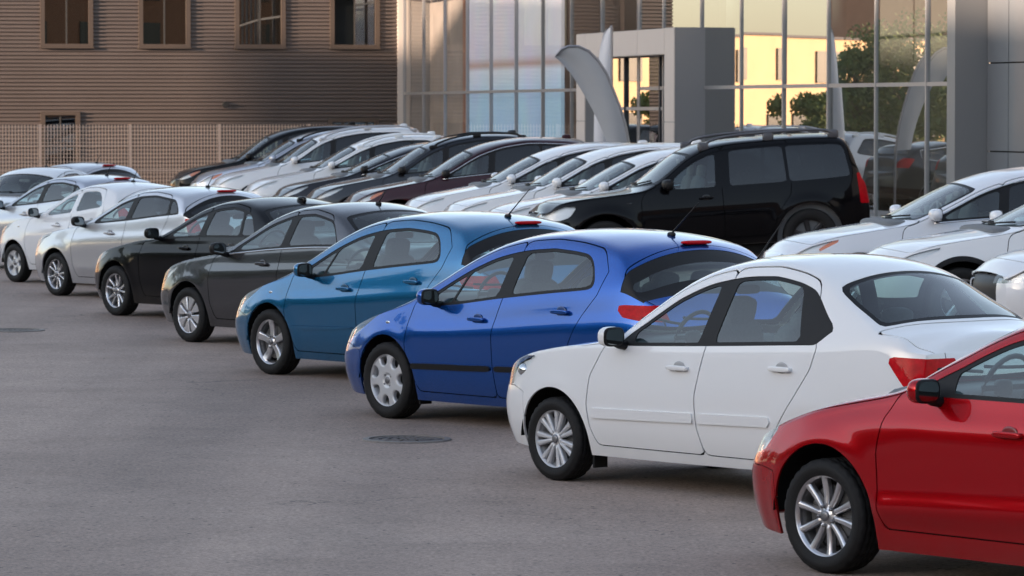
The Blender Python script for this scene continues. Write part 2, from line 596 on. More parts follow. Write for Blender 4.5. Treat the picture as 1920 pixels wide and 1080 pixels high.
def make_car(sp, name, label, cat, hub, heading, pitch=0.0, group=None, centre=None):
    """sp: shape in metres, s measured back from the front axle.  hub: world point of the front left wheel's outer hub."""
    g = dict(W=1.7, ds=.036, na=26, nb=14, nc=13, tuck=.075, tumble=.38, lagF=.17, lagR=.13, crown=.05, tm=.62, bulgeF=.12, bulgeR=.07,
             dlo_top=.062, dlo_in=.024, wB=.12, creases=[], flare=.012, lean=.05, mir_k=1.0, mir_d=(.13, .185, .135), priv=False, rim_mat=None, hi=True, r=.305, rr=.2, tw=.205, wheel='ten',
             handle='bar', arch=.062, zsill=.27, mirror='paint', rg_lat=-.05, hood_lat=.012, chrome_belt=False, chrome_dlo=False, seat=True, cowl_lag=.26,
             ant=None, rails=None, clad=None, mold=None, tailseg='ABR', headseg='ABCF', spoiler=False, three=False, quarter=True, glass=None)
    g.update(sp)
    nose, tail, wb, W = g['nose'], g['tail'], g['wb'], g['W']
    xo = wb / 2
    zt = pchip(g['top']); zs0 = pchip(g['belt']); zb = pchip(g['bot'])
    pl = g.get('plan') or [(nose, .74), (nose + .07, .82), (nose + .2, .90), (nose + .42, .955), (nose + .8, .985), (.9, 1.0), (2.3, 1.0), (tail - .7, .985), (tail - .3, .95), (tail - .1, .90), (tail, .84)]
    ys = pchip([(a, b * W / 2) for a, b in pl])
    def zs(s): return np.minimum(zs0(s), zt(s) - .022)
    def ze(s):
        z = np.minimum(zt(np.asarray(s) - g['lagF']), zt(np.asarray(s) + g['lagR']))
        hgt = np.clip((z - zs(s)) / .3, 0, 1)
        z = z - .012 - (g['crown'] - .012) * hgt
        return np.maximum(z, zs(s) + .012)
    def ye(s): return ys(s) - .055 - .7 * g['lean'] - g['tumble'] * np.maximum(ze(s) - zs(s) - .02, 0)
    # stations spaced along the profile
    q = np.linspace(nose, tail, 900)
    dl = np.hypot(np.diff(q), np.diff(zt(q)) * .8) + 1.2 * np.abs(np.diff(ys(q))) + .35 * np.abs(np.diff(zb(q)))
    cl = np.concatenate([[0], np.cumsum(dl)])
    ns = int(cl[-1] / g['ds']) + 1
    S = np.interp(np.linspace(0, cl[-1], ns), cl, q)
    na, nb, nc = g['na'], g['nb'], g['nc']
    P = np.zeros((ns, na + nb + nc - 2, 3))
    tA = np.linspace(0, 1, na)
    for i, s in enumerate(S):
        y0, b, sh, e, ey, tp = float(ys(s)), float(zb(s)), float(zs(s)), float(ze(s)), float(ye(s)), float(zt(s))
        z = b + (sh - b) * tA
        tm = g['tm']
        y = y0 - g['tuck'] * np.maximum(0, (tm - tA) / tm) ** 2 - g['lean'] * np.maximum(0, (tA - tm) / (1 - tm)) ** 1.35
        for c in g['creases']:
            if c['s'][0] <= s <= c['s'][1]:
                fade = min(1, (s - c['s'][0]) / c.get('f0', .25), (c['s'][1] - s) / c.get('f1', .25))
                zc = float(np.interp(s, *zip(*c['z'])))
                dz = z - zc
                y = y + fade * c['a'] * np.where(dz > 0, np.exp(-(dz / c['up']) ** 2), np.exp(-(dz / c['dn']) ** 2))
        a = np.stack([np.full(na, s), y, z], 1)
        p0, p2 = np.array([y[-1], sh]), np.array([ey, e])
        hood = 1 - np.clip((e - sh - .03) / .2, 0, 1)
        pc = (p0 + p2) / 2 + np.array([.018, .01]) * (1 - hood)
        pc = pc * (1 - hood) + np.array([max(p0[0] - .012, ey), e - .003]) * hood
        t = np.linspace(0, 1, nb)[:, None]
        bz = (1 - t) ** 2 * p0 + 2 * t * (1 - t) * pc + t * t * p2
        k = np.linspace(1, 0, nc)
        cr = np.stack([np.full(nc, s), ey * k, e + (tp - e) * (1 - k ** 2.2)], 1)
        bb = np.concatenate([np.full((nb, 1), s), bz], 1)
        P[i] = np.concatenate([a, bb[1:], cr[1:]], 0)
    # arch flares
    r = g['r']
    for sw in (0.0, wb):
        rad = np.hypot(P[:, :, 0] - sw, P[:, :, 2] - r)
        m = (P[:, :, 1] > .5)
        P[:, :, 1] += m * g['flare'] * np.exp(-((rad - (r + g['arch'] + .02)) / .045) ** 2)
    P = smooth_v(P, 2, 1)
    P = smooth_v(P, 2, 0)
    nv = P.shape[1]
    V = P.reshape(-1, 3).tolist()
    F, seg = [], []
    segv = ['A'] * (na - 1) + ['B'] * (nb - 1) + ['C'] * (nc - 1)
    for i in range(ns - 1):
        for j in range(nv - 1):
            F.append((i * nv + j, i * nv + j + 1, (i + 1) * nv + j + 1, (i + 1) * nv + j)); seg.append(segv[j])
    ncap = 9
    for (i, sg, bl, sgn) in ((0, 'F', g['bulgeF'], -1), (ns - 1, 'R', g['bulgeR'], 1)):
        E = P[i]; z0, z1 = E[:, 2].min(), E[:, 2].max()
        tt = (E[:, 2] - z0) / (z1 - z0)
        gg = 1 - np.abs(2 * tt - 1) ** 4
        rows = [[i * nv + j for j in range(nv)]]
        for c in range(1, ncap + 1):
            k = 1 - c / ncap
            row = []
            for j in range(nv):
                if E[j, 1] < 1e-6: row.append(i * nv + j); continue
                row.append(len(V)); V.append([E[j, 0] + sgn * bl * gg[j] * (1 - k * k), E[j, 1] * k, E[j, 2]])
            rows.append(row)
        for c in range(ncap):
            for j in range(nv - 1):
                f = [rows[c][j], rows[c + 1][j], rows[c + 1][j + 1], rows[c][j + 1]]
                if sgn > 0: f = f[::-1]
                if len(set(f)) < 4: continue
                F.append(tuple(f)); seg.append(sg)
    # close normals problem for degenerate last column: keep quads only
    sk = Skin(V, F, seg)

    # --- cut regions
    ra = r + g['arch']
    for sw, ra_ in ((0.0, ra), (wb, r + g.get('archR', g['arch']))):
        def fn(s, h, z):
            d = np.where(z > r, np.hypot(s - sw, z - r), np.abs(s - sw)) - ra_
            return np.where(h > .3, d, 1.0)
        sk.split(fn(*sk.arr()), 'cut', segs='A')
    def dlo(s, h, z):
        qn = np.clip((z - zs(s)) / np.maximum(ze(s) - zs(s), .02), 0, 1)
        if g.get('dlo_rq'): rear = s - np.interp(qn, *zip(*g['dlo_rq']))
        else: rear = s - (g['dlo_r'][0] + (g['dlo_r'][1] - g['dlo_r'][0]) * qn)
        sl = np.gradient(ze(np.linspace(nose, tail, 400)), (tail - nose) / 399)
        cs = 1 / np.sqrt(1 + np.interp(s, np.linspace(nose, tail, 400), sl) ** 2)
        f = smax(zs(s) + g.get('dlo_bot', .012) - z, (z - (ze(s) - g['dlo_top'])) * cs, rear, k=g.get('dlo_k', .05))
        return smax(f, g.get('dlo_f', .2) - s, k=.02)
    sk.split(dlo(*sk.arr()), 'trim', segs='AB')
    B0, B1 = g['B']
    def qn_(s, z): return (z - zs(s)) / np.maximum(ze(s) - zs(s), .02)
    def lineB(s, z): return B0 + (B1 - B0) * qn_(s, z)
    C0, C1 = g['C'] if g['C'] else (99, 99)
    def lineC(s, z): return C0 + (C1 - C0) * qn_(s, z)
    wB, di = g['wB'], g['dlo_in']
    s, h, z = sk.arr()
    fq = g.get('fq')           # front quarter divider position at belt/top
    base = dlo(s, h, z) + di
    lo = zs(s) + g.get('dlo_bot', .012) + .012 - z
    f_front = smax(base, s - (lineB(s, z) - wB / 2), lo, g.get('pane_s0', g['mir'][0] + .09) - s, k=.02)
    if fq:
        lf = fq[0] + (fq[1] - fq[0]) * qn_(s, z)
        sk.split(smax(f_front, lf + .014 - s, k=.02), 'pane_f', ('trim',))
        s, h, z = sk.arr()
        lf = fq[0] + (fq[1] - fq[0]) * qn_(s, z)
        sk.split(np.maximum.reduce([dlo(s, h, z) + di, s - (lf - .014)]), 'pane_q', ('trim',))
    else:
        sk.split(f_front, 'pane_f', ('trim',))
    s, h, z = sk.arr()
    sk.split(smax(dlo(s, h, z) + di, lineB(s, z) + wB / 2 - s, s - (lineC(s, z) - .02), zs(s) + g.get('dlo_bot', .012) + .012 - z, k=.03), 'pane_r', ('trim',))
    if g['C'] and g['quarter']:
        s, h, z = sk.arr()
        sk.split(smax(dlo(s, h, z) + di, lineC(s, z) + .025 - s, k=.03), 'pane_c', ('trim',))
    # windscreen and rear glass
    cw, hd = g['cowl'], g['header']
    def ws(s, h, z):
        u = np.clip(h / np.maximum(ye(s), .05), 0, 1.3)
        return smax(h - (ye(s) - .035), cw + g['cowl_lag'] * u ** 2 - s, s - (hd + .10 * u ** 2), k=.05)
    sk.split(ws(*sk.arr()), 'frit', segs='BC')
    sk.split(ws(*sk.arr()) + .045, 'windscreen', ('frit',))
    rh, rb = g['rglass']
    def rg(s, h, z):
        u = np.clip(h / np.maximum(ye(s), .05), 0, 1.3)
        return smax(h - (ye(s) + g['rg_lat']), rh - g.get('rg_c0', .06) * u ** 2 - s, s - (rb - g.get('rg_c1', .12) * u ** 2), g.get('rg_z', 0) - z, k=.06)
    sk.split(rg(*sk.arr()), 'rfrit', segs='BCR')
    sk.split(rg(*sk.arr()) + g.get('rg_frit', .045), 'rear_glass', ('rfrit',), segs=g.get('rg_segs', 'BCR'))
    # lamps
    sk.split(np.maximum(sdpoly(g['head'], *sk.arr()[::2]), g.get('head_h', .30) - sk.arr()[1]), 'head', segs=g['headseg'])
    if g.get('amber'):
        sk.split(np.maximum(sdpoly(g['amber'], *sk.arr()[::2]), g.get('head_h', .30) - sk.arr()[1]), 'amber', ('head',))
    sk.split(np.maximum(sdpoly(g['taill'], *sk.arr()[::2]), g.get('tail_h', .35) - sk.arr()[1]), 'tail', segs=g['tailseg'])
    # grille on the nose
    gz = g.get('grille', (.42, .60, .45))
    sk.split(smax(np.abs(sk.arr()[1]) - gz[2], gz[0] - sk.arr()[2], sk.arr()[2] - gz[1], k=.06), 'grille', segs='F')
    # bonnet
    def bon(s, h, z):
        u = np.clip(h / np.maximum(ye(s), .05), 0, 1.3)
        return smax(h - (ye(s) + g['hood_lat']), s - (cw - .01 + g['cowl_lag'] * u ** 2), g.get('hood_f', nose + .1) + .12 * u ** 2 - s, k=.04)
    sk.panel(bon, 'bonnet', segs='BC')
    # doors
    F0 = lin([(b, a) for a, b in g['doorF']]); Bs = lin([(b, a) for a, b in g['seamB']]); Cs = lin([(b, a) for a, b in g['seamC']])
    dt = g.get('door_top', .02)
    sk.panel(lambda s, h, z: smax(F0(z) - s, s - Bs(z), g['zsill'] - z, z - (ze(s) - dt), k=.035), 'door_f', segs='AB')
    sk.panel(lambda s, h, z: smax(Bs(z) - s, s - Cs(z), g['zsill'] - z, z - (ze(s) - dt), k=.05), 'door_r', segs='AB')
    # rear lid
    lid = g.get('lid', 'hatch')
    if lid == 'trunk':
        sk.panel(lambda s, h, z: smax(h - (float(ye(rb)) + .01 - .10 * (s - rb) / (tail - rb)), rb + .03 - .1 * np.clip(h / ye(s), 0, 1.2) ** 2 - s, k=.04), 'lid', segs='BC')
        sk.panel(lambda s, h, z: smax(h - .52, .55 - z, k=.05), 'lid', segs='R')
    else:
        sk.panel(lambda s, h, z: smax(h - (ys(s) - .06 - .1 * np.clip(z - .9, 0, 1)), rh - .05 - s, .52 - z, k=.05), 'lid', segs='BCR')
    # bumpers: seam lines only
    bz = g.get('bump', None)
    if bz:
        sk.panel(lambda s, h, z: sdpoly(bz, s, z), 'bumper', segs='AF', gap=.0025)
    br = g.get('bumpR', None)
    if br:
        sk.panel(lambda s, h, z: sdpoly(br, s, z), 'bumper_r', segs='AR', gap=.0025)
    # fuel flap on the visible flank is hidden on most cars; rubbing strips
    if g['mold']:
        for lb, (m0, m1) in (('door_f', g['mold'][0]), ('door_r', g['mold'][1])):
            zz = g['mold'][2]; hh = g['mold'][3]
            zf = lin(zz)
            sk.split(smax(np.abs(sk.arr()[2] - zf(sk.arr()[0])) - hh, m0 - sk.arr()[0], sk.arr()[0] - m1, k=.01), lb + '_m', (lb,))
    if g['clad']:
        s, h, z = sk.arr()
        c = g['clad'] - z
        for sw in (0.0, wb):
            c = np.maximum(c, -(np.hypot(s - sw, z - r) - ra - .055))
        sk.split(-c, 'clad', ('body', 'bumper', 'bumper_r'), segs='AFR')

    # --- objects
    root = thing(name, label, cat, group=group)
    pm = g['paint']
    ex = lambda *a, **k: sk.extract(*a, xo=xo, **k)
    def put(nm, me, m, par=root):
        if me is None: return None
        return link(nm, me, par, m)
    put('body_shell', ex('body', name='body_shell'), pm)
    if bz: put('front_bumper', ex('bumper', name='front_bumper'), pm)
    if br: put('rear_bumper', ex('bumper_r', name='rear_bumper'), pm)
    put('panel_seal', ex('seam', off=-.009, flange=0, name='panel_seal'), M_SEAM)
    put('bonnet', ex('bonnet', name='bonnet'), pm)
    put('boot_lid' if lid == 'trunk' else 'tailgate', ex('lid', name='lid'), pm)
    if g['clad']: put('lower_cladding', ex('clad', name='lower_cladding', off=.006, flange=.02), M_TRIM)
    wsf = put('windscreen', ex('windscreen', name='windscreen', off=-.003, flange=0), M_WS)
    put('windscreen_border', ex('frit', name='windscreen_border', off=-.004, flange=.01), M_TRIM, wsf)
    gr = g['glass'] or M_GLASS
    gb = M_PRIV if g['priv'] else gr
    rgo = put('rear_window', ex('rear_glass', name='rear_window', off=-.003, flange=0), g.get('rg_mat') or gb)
    if rgo: put('window_border', ex('rfrit', name='window_border', off=-.003, flange=.012), g.get('rfrit_mat') or M_TRIM, rgo)
    put('grille', ex('grille', off=-.03, flange=0, name='grille'), mat('grille_mesh', (.012, .012, .013), .5))
    surf = np.array(sk.V); nor = np.array(sk.N)
    def on(sx, zz):
        d = (surf[:, 0] - sx) ** 2 + (surf[:, 2] - zz) ** 2 + (surf[:, 1] < .4) * 9
        i = int(np.argmin(d)); return surf[i, 1], nor[i]
    for sd in (-1, 1):
        put('window_trim', ex('trim', (sd,), off=-.0045, flange=.008, name='window_trim'), g.get('trim_mat') or M_TRIM)
        for key, dn, pn, gm, hk in (('door_f', 'front_door', 'pane_f', gr, 'hF'), ('door_r', 'rear_door', 'pane_r', gb, 'hR')):
            d = put(dn, ex(key, (sd,), name=dn), pm)
            if d is None: continue
            put('window_pane', ex(pn, (sd,), off=-.009, flange=0, name='window_pane'), gm, d)
            if g['mold']: put('rubbing_strip', ex(key + '_m', (sd,), off=.014, flange=.018, name='rubbing_strip'), g.get('mold_mat') or M_TRIM, d)
            if g.get(hk):
                hs, hz = g[hk]
                hy, hn = on(hs, hz)
                hb = MB()
                hy2 = hy + .028
                hb.squad((hs - xo, sd * hy2, hz), (.20, .026, .034), .5, .35, 18, 8)
                hb.squad((hs - xo - .08, sd * (hy + .012), hz), (.03, .034, .028), .6, .6, 10, 6)
                hb.squad((hs - xo + .08, sd * (hy + .012), hz), (.03, .034, .028), .6, .6, 10, 6)
                ho = hb.build('handle', M_CHROME if g['handle'] == 'chrome' else pm, d, True)
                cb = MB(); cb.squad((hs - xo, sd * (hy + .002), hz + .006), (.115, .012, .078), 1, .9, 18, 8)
                cb.build('shaded_handle_recess', mat('shaded_handle_recess_' + pm.name, tuple(c * .45 for c in pm.node_tree.nodes['Principled BSDF'].inputs['Base Color'].default_value[:3]), .4, coat=.6), d, True)  # darker copy of the body paint: the recess shade put into its colour
        if any(l == 'pane_q' for l in sk.lab): put('quarter_pane', ex('pane_q', (sd,), off=-.009, flange=0, name='quarter_pane'), gr)
        if any(l == 'pane_c' for l in sk.lab): put('quarter_pane', ex('pane_c', (sd,), off=-.009, flange=0, name='quarter_pane'), gb)
        hl = put('headlight', ex(('head', 'amber'), (sd,), flange=.02, name='headlight'), M_LENS)
        if hl:
            put('reflector', ex('head', (sd,), off=-.035, flange=0, name='reflector'), g.get('lamp_mat') or M_LAMPIN, hl)
            if g.get('amber'): put('turn_lamp', ex('amber', (sd,), off=-.012, flange=.02, name='turn_lamp'), M_AMBER, hl)
            hc = g.get('bulb')
            if hc:
                hy, hn = on(hc[0], hc[1])
                b = MB(); b.squad((hc[0] - xo + .03, sd * (hy - .045), hc[1]), (.12, .10, .10), 1, 1, 16, 10)
                b.build('lamp_projector', M_CHROME, hl, True)
        tl = put('tail_light', ex('tail', (sd,), off=.003, flange=.03, name='tail_light'), M_RED)
        # wing mirror
        ms, mz = g['mir']
        hy, _ = on(ms, mz - .06)
        my = hy + .115
        mm = MB()
        Mx = Matrix.Rotation(sd * R(-6), 3, 'Z')
        nu, nvv = 22, 12
        mm.squad((ms - xo - .01, sd * my, mz), tuple(g['mir_k'] * v for v in g['mir_d']), .75, .7, nu, nvv, Mx)
        V2 = []
        for (x, y, zv) in mm.V:           # flat back for the glass
            lim = ms - xo + .030
            V2.append((min(x, lim), y, zv - .0 if y * sd < my else zv))
        mm.V = V2
        mo = mm.build('wing_mirror', M_TRIM if g['mirror'] == 'black' else pm, root, True)
        a = MB(); a.tube([(ms - xo + .01, sd * (hy - .01), mz - .065), (ms - xo, sd * (hy + .05), mz - .06), (ms - xo, sd * (hy + .09), mz - .04)], [.032, .024, .026], 10)
        a.build('mirror_arm', M_TRIM, mo, True)
        a = MB()
        ring = []
        for k in range(24):
            t = 2 * math.pi * k / 24
            c_, s_ = math.cos(t), math.sin(t)
            ring.append((ms - xo + .036, sd * (my + .076 * g['mir_k'] * math.copysign(abs(c_) ** .6, c_)), mz + .053 * g['mir_k'] * math.copysign(abs(s_) ** .6, s_)))
        a.add(ring, [tuple(range(24)) if sd > 0 else tuple(range(24))[::-1]])
        a.build('mirror_glass', M_MIRROR, mo)
        a = MB()
        rg2 = [(x - .003, sd * my + (y - sd * my) * 1.16, mz + (zv - mz) * 1.18) for x, y, zv in ring]
        rg3 = [(x - .012, sd * my + (y - sd * my) * 1.21, mz + (zv - mz) * 1.25) for x, y, zv in ring]
        a.add(ring + rg2 + rg3, [(k, (k + 1) % 24, 24 + (k + 1) % 24, 24 + k) for k in range(24)] + [(24 + k, 24 + (k + 1) % 24, 48 + (k + 1) % 24, 48 + k) for k in range(24)])
        a.build('mirror_rim', M_TRIM, mo, True)
        if g.get('rep'):
            hy, hn = on(*g['rep'])
            b = MB(); b.squad((g['rep'][0] - xo, sd * (hy + .002), g['rep'][1]), (.055, .016, .026), .8, .6, 14, 8)
            b.build('side_marker', g.get('rep_mat') or M_CHROME, root, True)
        # wheels and wells
        tyre, rim, cap, disc, back = wheel_meshes(g['wheel'], r, g['rr'], g['tw'], g['hi'])
        for sw in (0.0, wb):
            yw = sd * (W / 2 - g.get('inset', .025) - g['tw'] / 2)
            wl = link('wheel', rim, root, g['rim_mat'] or M_RIM, (sw - xo, yw, r), (0, R(g.get('wrot', 17)), 0 if sd < 0 else math.pi))
            link('tyre', tyre, wl, M_RUBBER)
            link('hub_cap', cap, wl, g.get('cap_mat') or mat('hub_grey', (.2, .2, .21), .35, .6))
            link('brake_disc', disc, wl, M_DISC)
            link('inner_wheel', back, wl, M_WELL)
            b = MB()
            n = 18
            V3, F3 = [], []
            for k in range(n + 1):
                t = math.pi * k / n
                for yy in (W / 2 - .055, .42):
                    V3.append((sw - xo + (ra + .012) * math.cos(t), sd * yy, r + (ra + .012) * math.sin(t)))
                V3.append((sw - xo + (ra + .012) * math.cos(t), sd * .42, r * .6))
            for k in range(n):
                F3 += [(3 * k, 3 * k + 1, 3 * k + 4, 3 * k + 3), (3 * k + 1, 3 * k + 2, 3 * k + 5, 3 * k + 4)]
            b.add(V3, F3).build('wheel_well', M_WELL, root)
        if g.get('flap'):
            b = MB(); b.box((ra - .005 - xo, sd * (W / 2 - .15), r * .95), (.018, .12, .33))
            b.build('mud_flap', M_TRIM, root)
    # floor pan
    b = MB()
    b.box(((nose + tail) / 2 - xo, 0, .26), (tail - nose - .5, 1.0, .10))
    b.box((wb / 2 - xo, 0, .255), (wb - 2 * ra - .1, W - .32, .12))
    b.build('floor_pan', M_UNDER, root)
    # cabin
    zbelt = float(zs(1.2)); roof = float(zt(1.9))
    dash = cw + g.get('dash', .16)
    b = MB()
    b.squad((dash - xo, 0, zbelt - .10), (.56, W - .34, .28), .35, .3, 22, 10)
    b.build('dashboard', M_CABIN, root, True)
    b = MB()
    ring = [(dash + .36 - xo + .07 * math.sin(t), -.36 + .175 * math.cos(t), zbelt + .05 + .17 * math.sin(t)) for t in np.linspace(0, 2 * math.pi, 25)]
    b.tube(ring, .015, 8, False)
    b.squad((dash + .34 - xo, -.36, zbelt + .04), (.05, .13, .10), .6, .6, 12, 6)
    b.box((dash + .345 - xo, -.36, zbelt + .045), (.02, .33, .03))
    b.build('steering_wheel', M_CABIN, root, True)
    rows = [(1.18 + (B0 - 1.5) * .6, (-.36, .36), .50)]
    rows.append((g.get('rear_seat', C0 - .55 if g['C'] else 2.25), (-.42, 0, .42), .44))
    for ri, (x, yy, wd) in enumerate(rows):
        for y in yy:
            b = MB()
            Mx = Matrix.Rotation(R(14), 3, 'Y')
            b.squad((x - xo - .22, y, .50), (.52, wd, .2), .4, .35, 16, 8)
            b.squad((x - xo + .08, y, zbelt - .16), (.15, wd - .01, .72), .45, .4, 16, 10, Mx)
            so = b.build('seat', M_SEAT, root, True)
            b = MB()
            top = zbelt + .245 if ri == 0 else zbelt + .17
            b.squad((x - xo + .19, y, top), (.11, .26, .19), .5, .55, 16, 8, Mx)
            b.tube([(x - xo + .17, y - .05, top - .05), (x - xo + .15, y - .05, top - .2)], .006, 6)
            b.tube([(x - xo + .17, y + .05, top - .05), (x - xo + .15, y + .05, top - .2)], .006, 6)
            b.build('headrest', M_SEAT, so, True)
    # inner trim: door cards, parcel shelf, headliner
    ss = np.linspace(cw + .15, min(rb, tail - .3) - .02, 16)
    V3, F3 = [], []
    for s_ in ss:
        yi = float(ys(s_)) - .10; zz = float(zs(s_)) - .005
        V3 += [(s_ - xo, -yi, zz), (s_ - xo, -yi, .33), (s_ - xo, yi, .33), (s_ - xo, yi, zz)]
    for k in range(len(ss) - 1):
        for j in range(3):
            F3.append((4 * k + j, 4 * k + j + 1, 4 * k + 5 + j, 4 * k + 4 + j))
    F3.append((0, 1, 2, 3)); e = 4 * (len(ss) - 1); F3.append((e, e + 3, e + 2, e + 1))
    mesh_in = mesh('cabin_lining', V3, F3); link('cabin_lining', mesh_in, root, M_CABIN)
    if lid == 'trunk':
        b = MB(); b.box(((rh + rb) / 2 + .05 - xo, 0, float(zs(rb)) - .035), (abs(rb - rh) + .25, W - .42, .03)); b.build('parcel_shelf', M_CABIN, root)
    ss = np.linspace(hd + .12, rh - .04, 8)
    V3, F3 = [], []
    for s_ in ss:
        ey, e_, tp = float(ye(s_)) - .02, float(ze(s_)) - .05, float(zt(s_)) - .035
        V3 += [(s_ - xo, -ey, e_), (s_ - xo, -ey * .5, tp - .015), (s_ - xo, ey * .5, tp - .015), (s_ - xo, ey, e_)]
    for k in range(len(ss) - 1):
        for j in range(3):
            F3.append((4 * k + j, 4 * k + j + 1, 4 * k + 5 + j, 4 * k + 4 + j))
    link('headliner', mesh('headliner', V3, F3, True), root, M_LINER)
    b = MB(); b.squad((hd + .02 - xo, 0, float(zt(hd)) - .13), (.03, .22, .065), .5, .5, 14, 8); b.build('rear_view_mirror', M_CABIN, root, True)
    # wipers
    for y0, y1 in ((-.05, -.58), (.42, -.08)):
        b = MB()
        p = []
        for t in np.linspace(0, 1, 6):
            y = y0 + (y1 - y0) * t
            u = abs(y) / float(ye(cw + .2))
            s_ = cw + .03 + g['cowl_lag'] * u ** 2 * .9 + .02 + .05 * t
            zz = float(ze(s_)) + (float(zt(s_)) - float(ze(s_))) * (1 - min(1, abs(y) / float(ye(s_))) ** 2.2) + .016
            p.append((s_ - xo, y, zz))
        b.tube(p, .011, 6)
        b.build('wiper', M_TRIM, root, True)
    if g['ant']:
        sa, ln, tilt, kind = g['ant']
        z0 = float(zt(sa))
        b = MB()
        if kind == 'fin':
            b.squad((sa - xo, 0, z0 + .015), (.17, .055, .09), .7, .8, 14, 8)
        else:
            b.squad((sa - xo, 0, z0 + .008), (.085, .05, .04), .8, .9, 14, 8)
            b.tube([(sa - xo, 0, z0 + .015), (sa - xo + ln * math.sin(tilt), 0, z0 + .015 + ln * math.cos(tilt))], [.007, .0035], 6)
        b.build('aerial', g.get('ant_mat') or M_TRIM, root, True)
    if g['spoiler']:
        s0, zz = g['spoiler']
        b = MB(); b.squad((s0 - xo + .1, 0, zz), (.07, .30, .032), .6, .4, 16, 8)
        b.build('brake_light', M_RED, root, True)
    if g['rails']:
        s0, s1, hgt, rm = g['rails']
        for sd in (-1, 1):
            p = []
            for t in np.linspace(0, 1, 14):
                s_ = s0 + (s1 - s0) * t
                lift = hgt * min(1, t / .1, (1 - t) / .1) ** .5
                p.append((s_ - xo, sd * (float(ye(s_)) - .05), float(ze(s_)) + .012 + lift))
            b = MB(); b.tube(p, .02, 8)
            for t in (.03, .5, .97):
                s_ = s0 + (s1 - s0) * t
                b.squad((s_ - xo, sd * (float(ye(s_)) - .05), float(ze(s_)) + hgt * .45), (.16, .04, hgt * 1.2 + .02), .5, .5, 10, 6)
            b.build('roof_rail', rm, root, True)
    if g['chrome_belt'] or g['chrome_dlo']:
        for sd in (-1, 1):
            p = []
            s1 = g['dlo_r'][0] - .04
            for s_ in np.linspace(g.get('cb0', .75), s1, 30):
                zz = float(zs(s_)) + .006
                hy, _ = on(s_, zz)
                p.append((s_ - xo, sd * (hy + .004), zz))
            if g['chrome_dlo']:
                for s_ in np.linspace(s1, g.get('cb0', .75) + .05, 30):
                    zz = float(ze(s_)) - g['dlo_top'] + .008
                    if zz < float(zs(s_)) + .03: break
                    hy, _ = on(s_, zz)
                    p.append((s_ - xo, sd * (hy + .002), zz))
            b = MB(); b.tube(p, .009, 6, True); b.build('chrome_strip', M_CHROME, root, True)

    # --- place
    ang = math.atan2(-heading[1], -heading[0])
    Rm = Matrix.Rotation(ang, 3, 'Z') @ Matrix.Rotation(-pitch, 3, 'Y')
    loc = Vector(hub) - Rm @ Vector((-xo, -(W / 2 - g.get('inset', .025)), r))
    root.location = loc
    root.rotation_euler = Rm.to_euler()
    return root
# ------------------------------------------------------------------ layout frame of the lot
ROWA = R(13.4)                                             # direction of the back row and the glass wall, left of straight ahead
RD = np.array([-math.sin(ROWA), math.cos(ROWA)])           # along the row, away from the camera
RU = np.array([math.cos(ROWA), math.sin(ROWA)])            # across, towards the glass wall
P0 = np.array([0.45, 57.0])                                # nose of the black off-roader
def row_pt(t, u):
    return P0 + RD * t + RU * u
def ground_z(x, y):
    d = np.array([x, y]) - P0
    return gz_ut(float(d @ RU), float(d @ RD))
def gz_ut(u, t):
    return float(np.interp(u, [-3.0, 11.0], [0.0, .46]) + np.clip((u + .5) / 5.5, 0, 1) * np.interp(t, [-13, 0, 15, 60], [0, .13, .20, .22]))
SLOPE = math.atan(.46 / 14)

# ------------------------------------------------------------------ car shapes (metres, s back from the front axle)
WHITE = paint('white_paint', (.78, .79, .80))
WHITE2 = paint('pearl_white_paint', (.74, .75, .77), .05)
WHITE3 = paint('cool_white_paint', (.70, .72, .76), .05)
RED = paint('red_paint', (.42, .0015, .006), .5, .26, 1.40)
BLUE = paint('royal_blue_paint', (.004, .086, .38), .7, .24, 1.48)
TEAL = paint('petrol_blue_paint', (.004, .14, .31), .7, .24)
GREY = paint('graphite_paint', (.075, .076, .083), .8, .26)
BLACK = paint('black_paint', (.002, .002, .003), .0, .3, 1.27)
SILVER = paint('silver_paint', (.60, .61, .64), .7, .3)
SILVB = paint('blue_silver_paint', (.46, .48, .54), .7, .3)
MAROON = paint('dark_maroon_paint', (.035, .006, .011), .5, .3, 1.4)
CHAR = paint('charcoal_paint', (.030, .032, .038), .7, .3, 1.4)
DKBLUE = paint('ink_paint', (.010, .009, .014), .5, .3, 1.4)

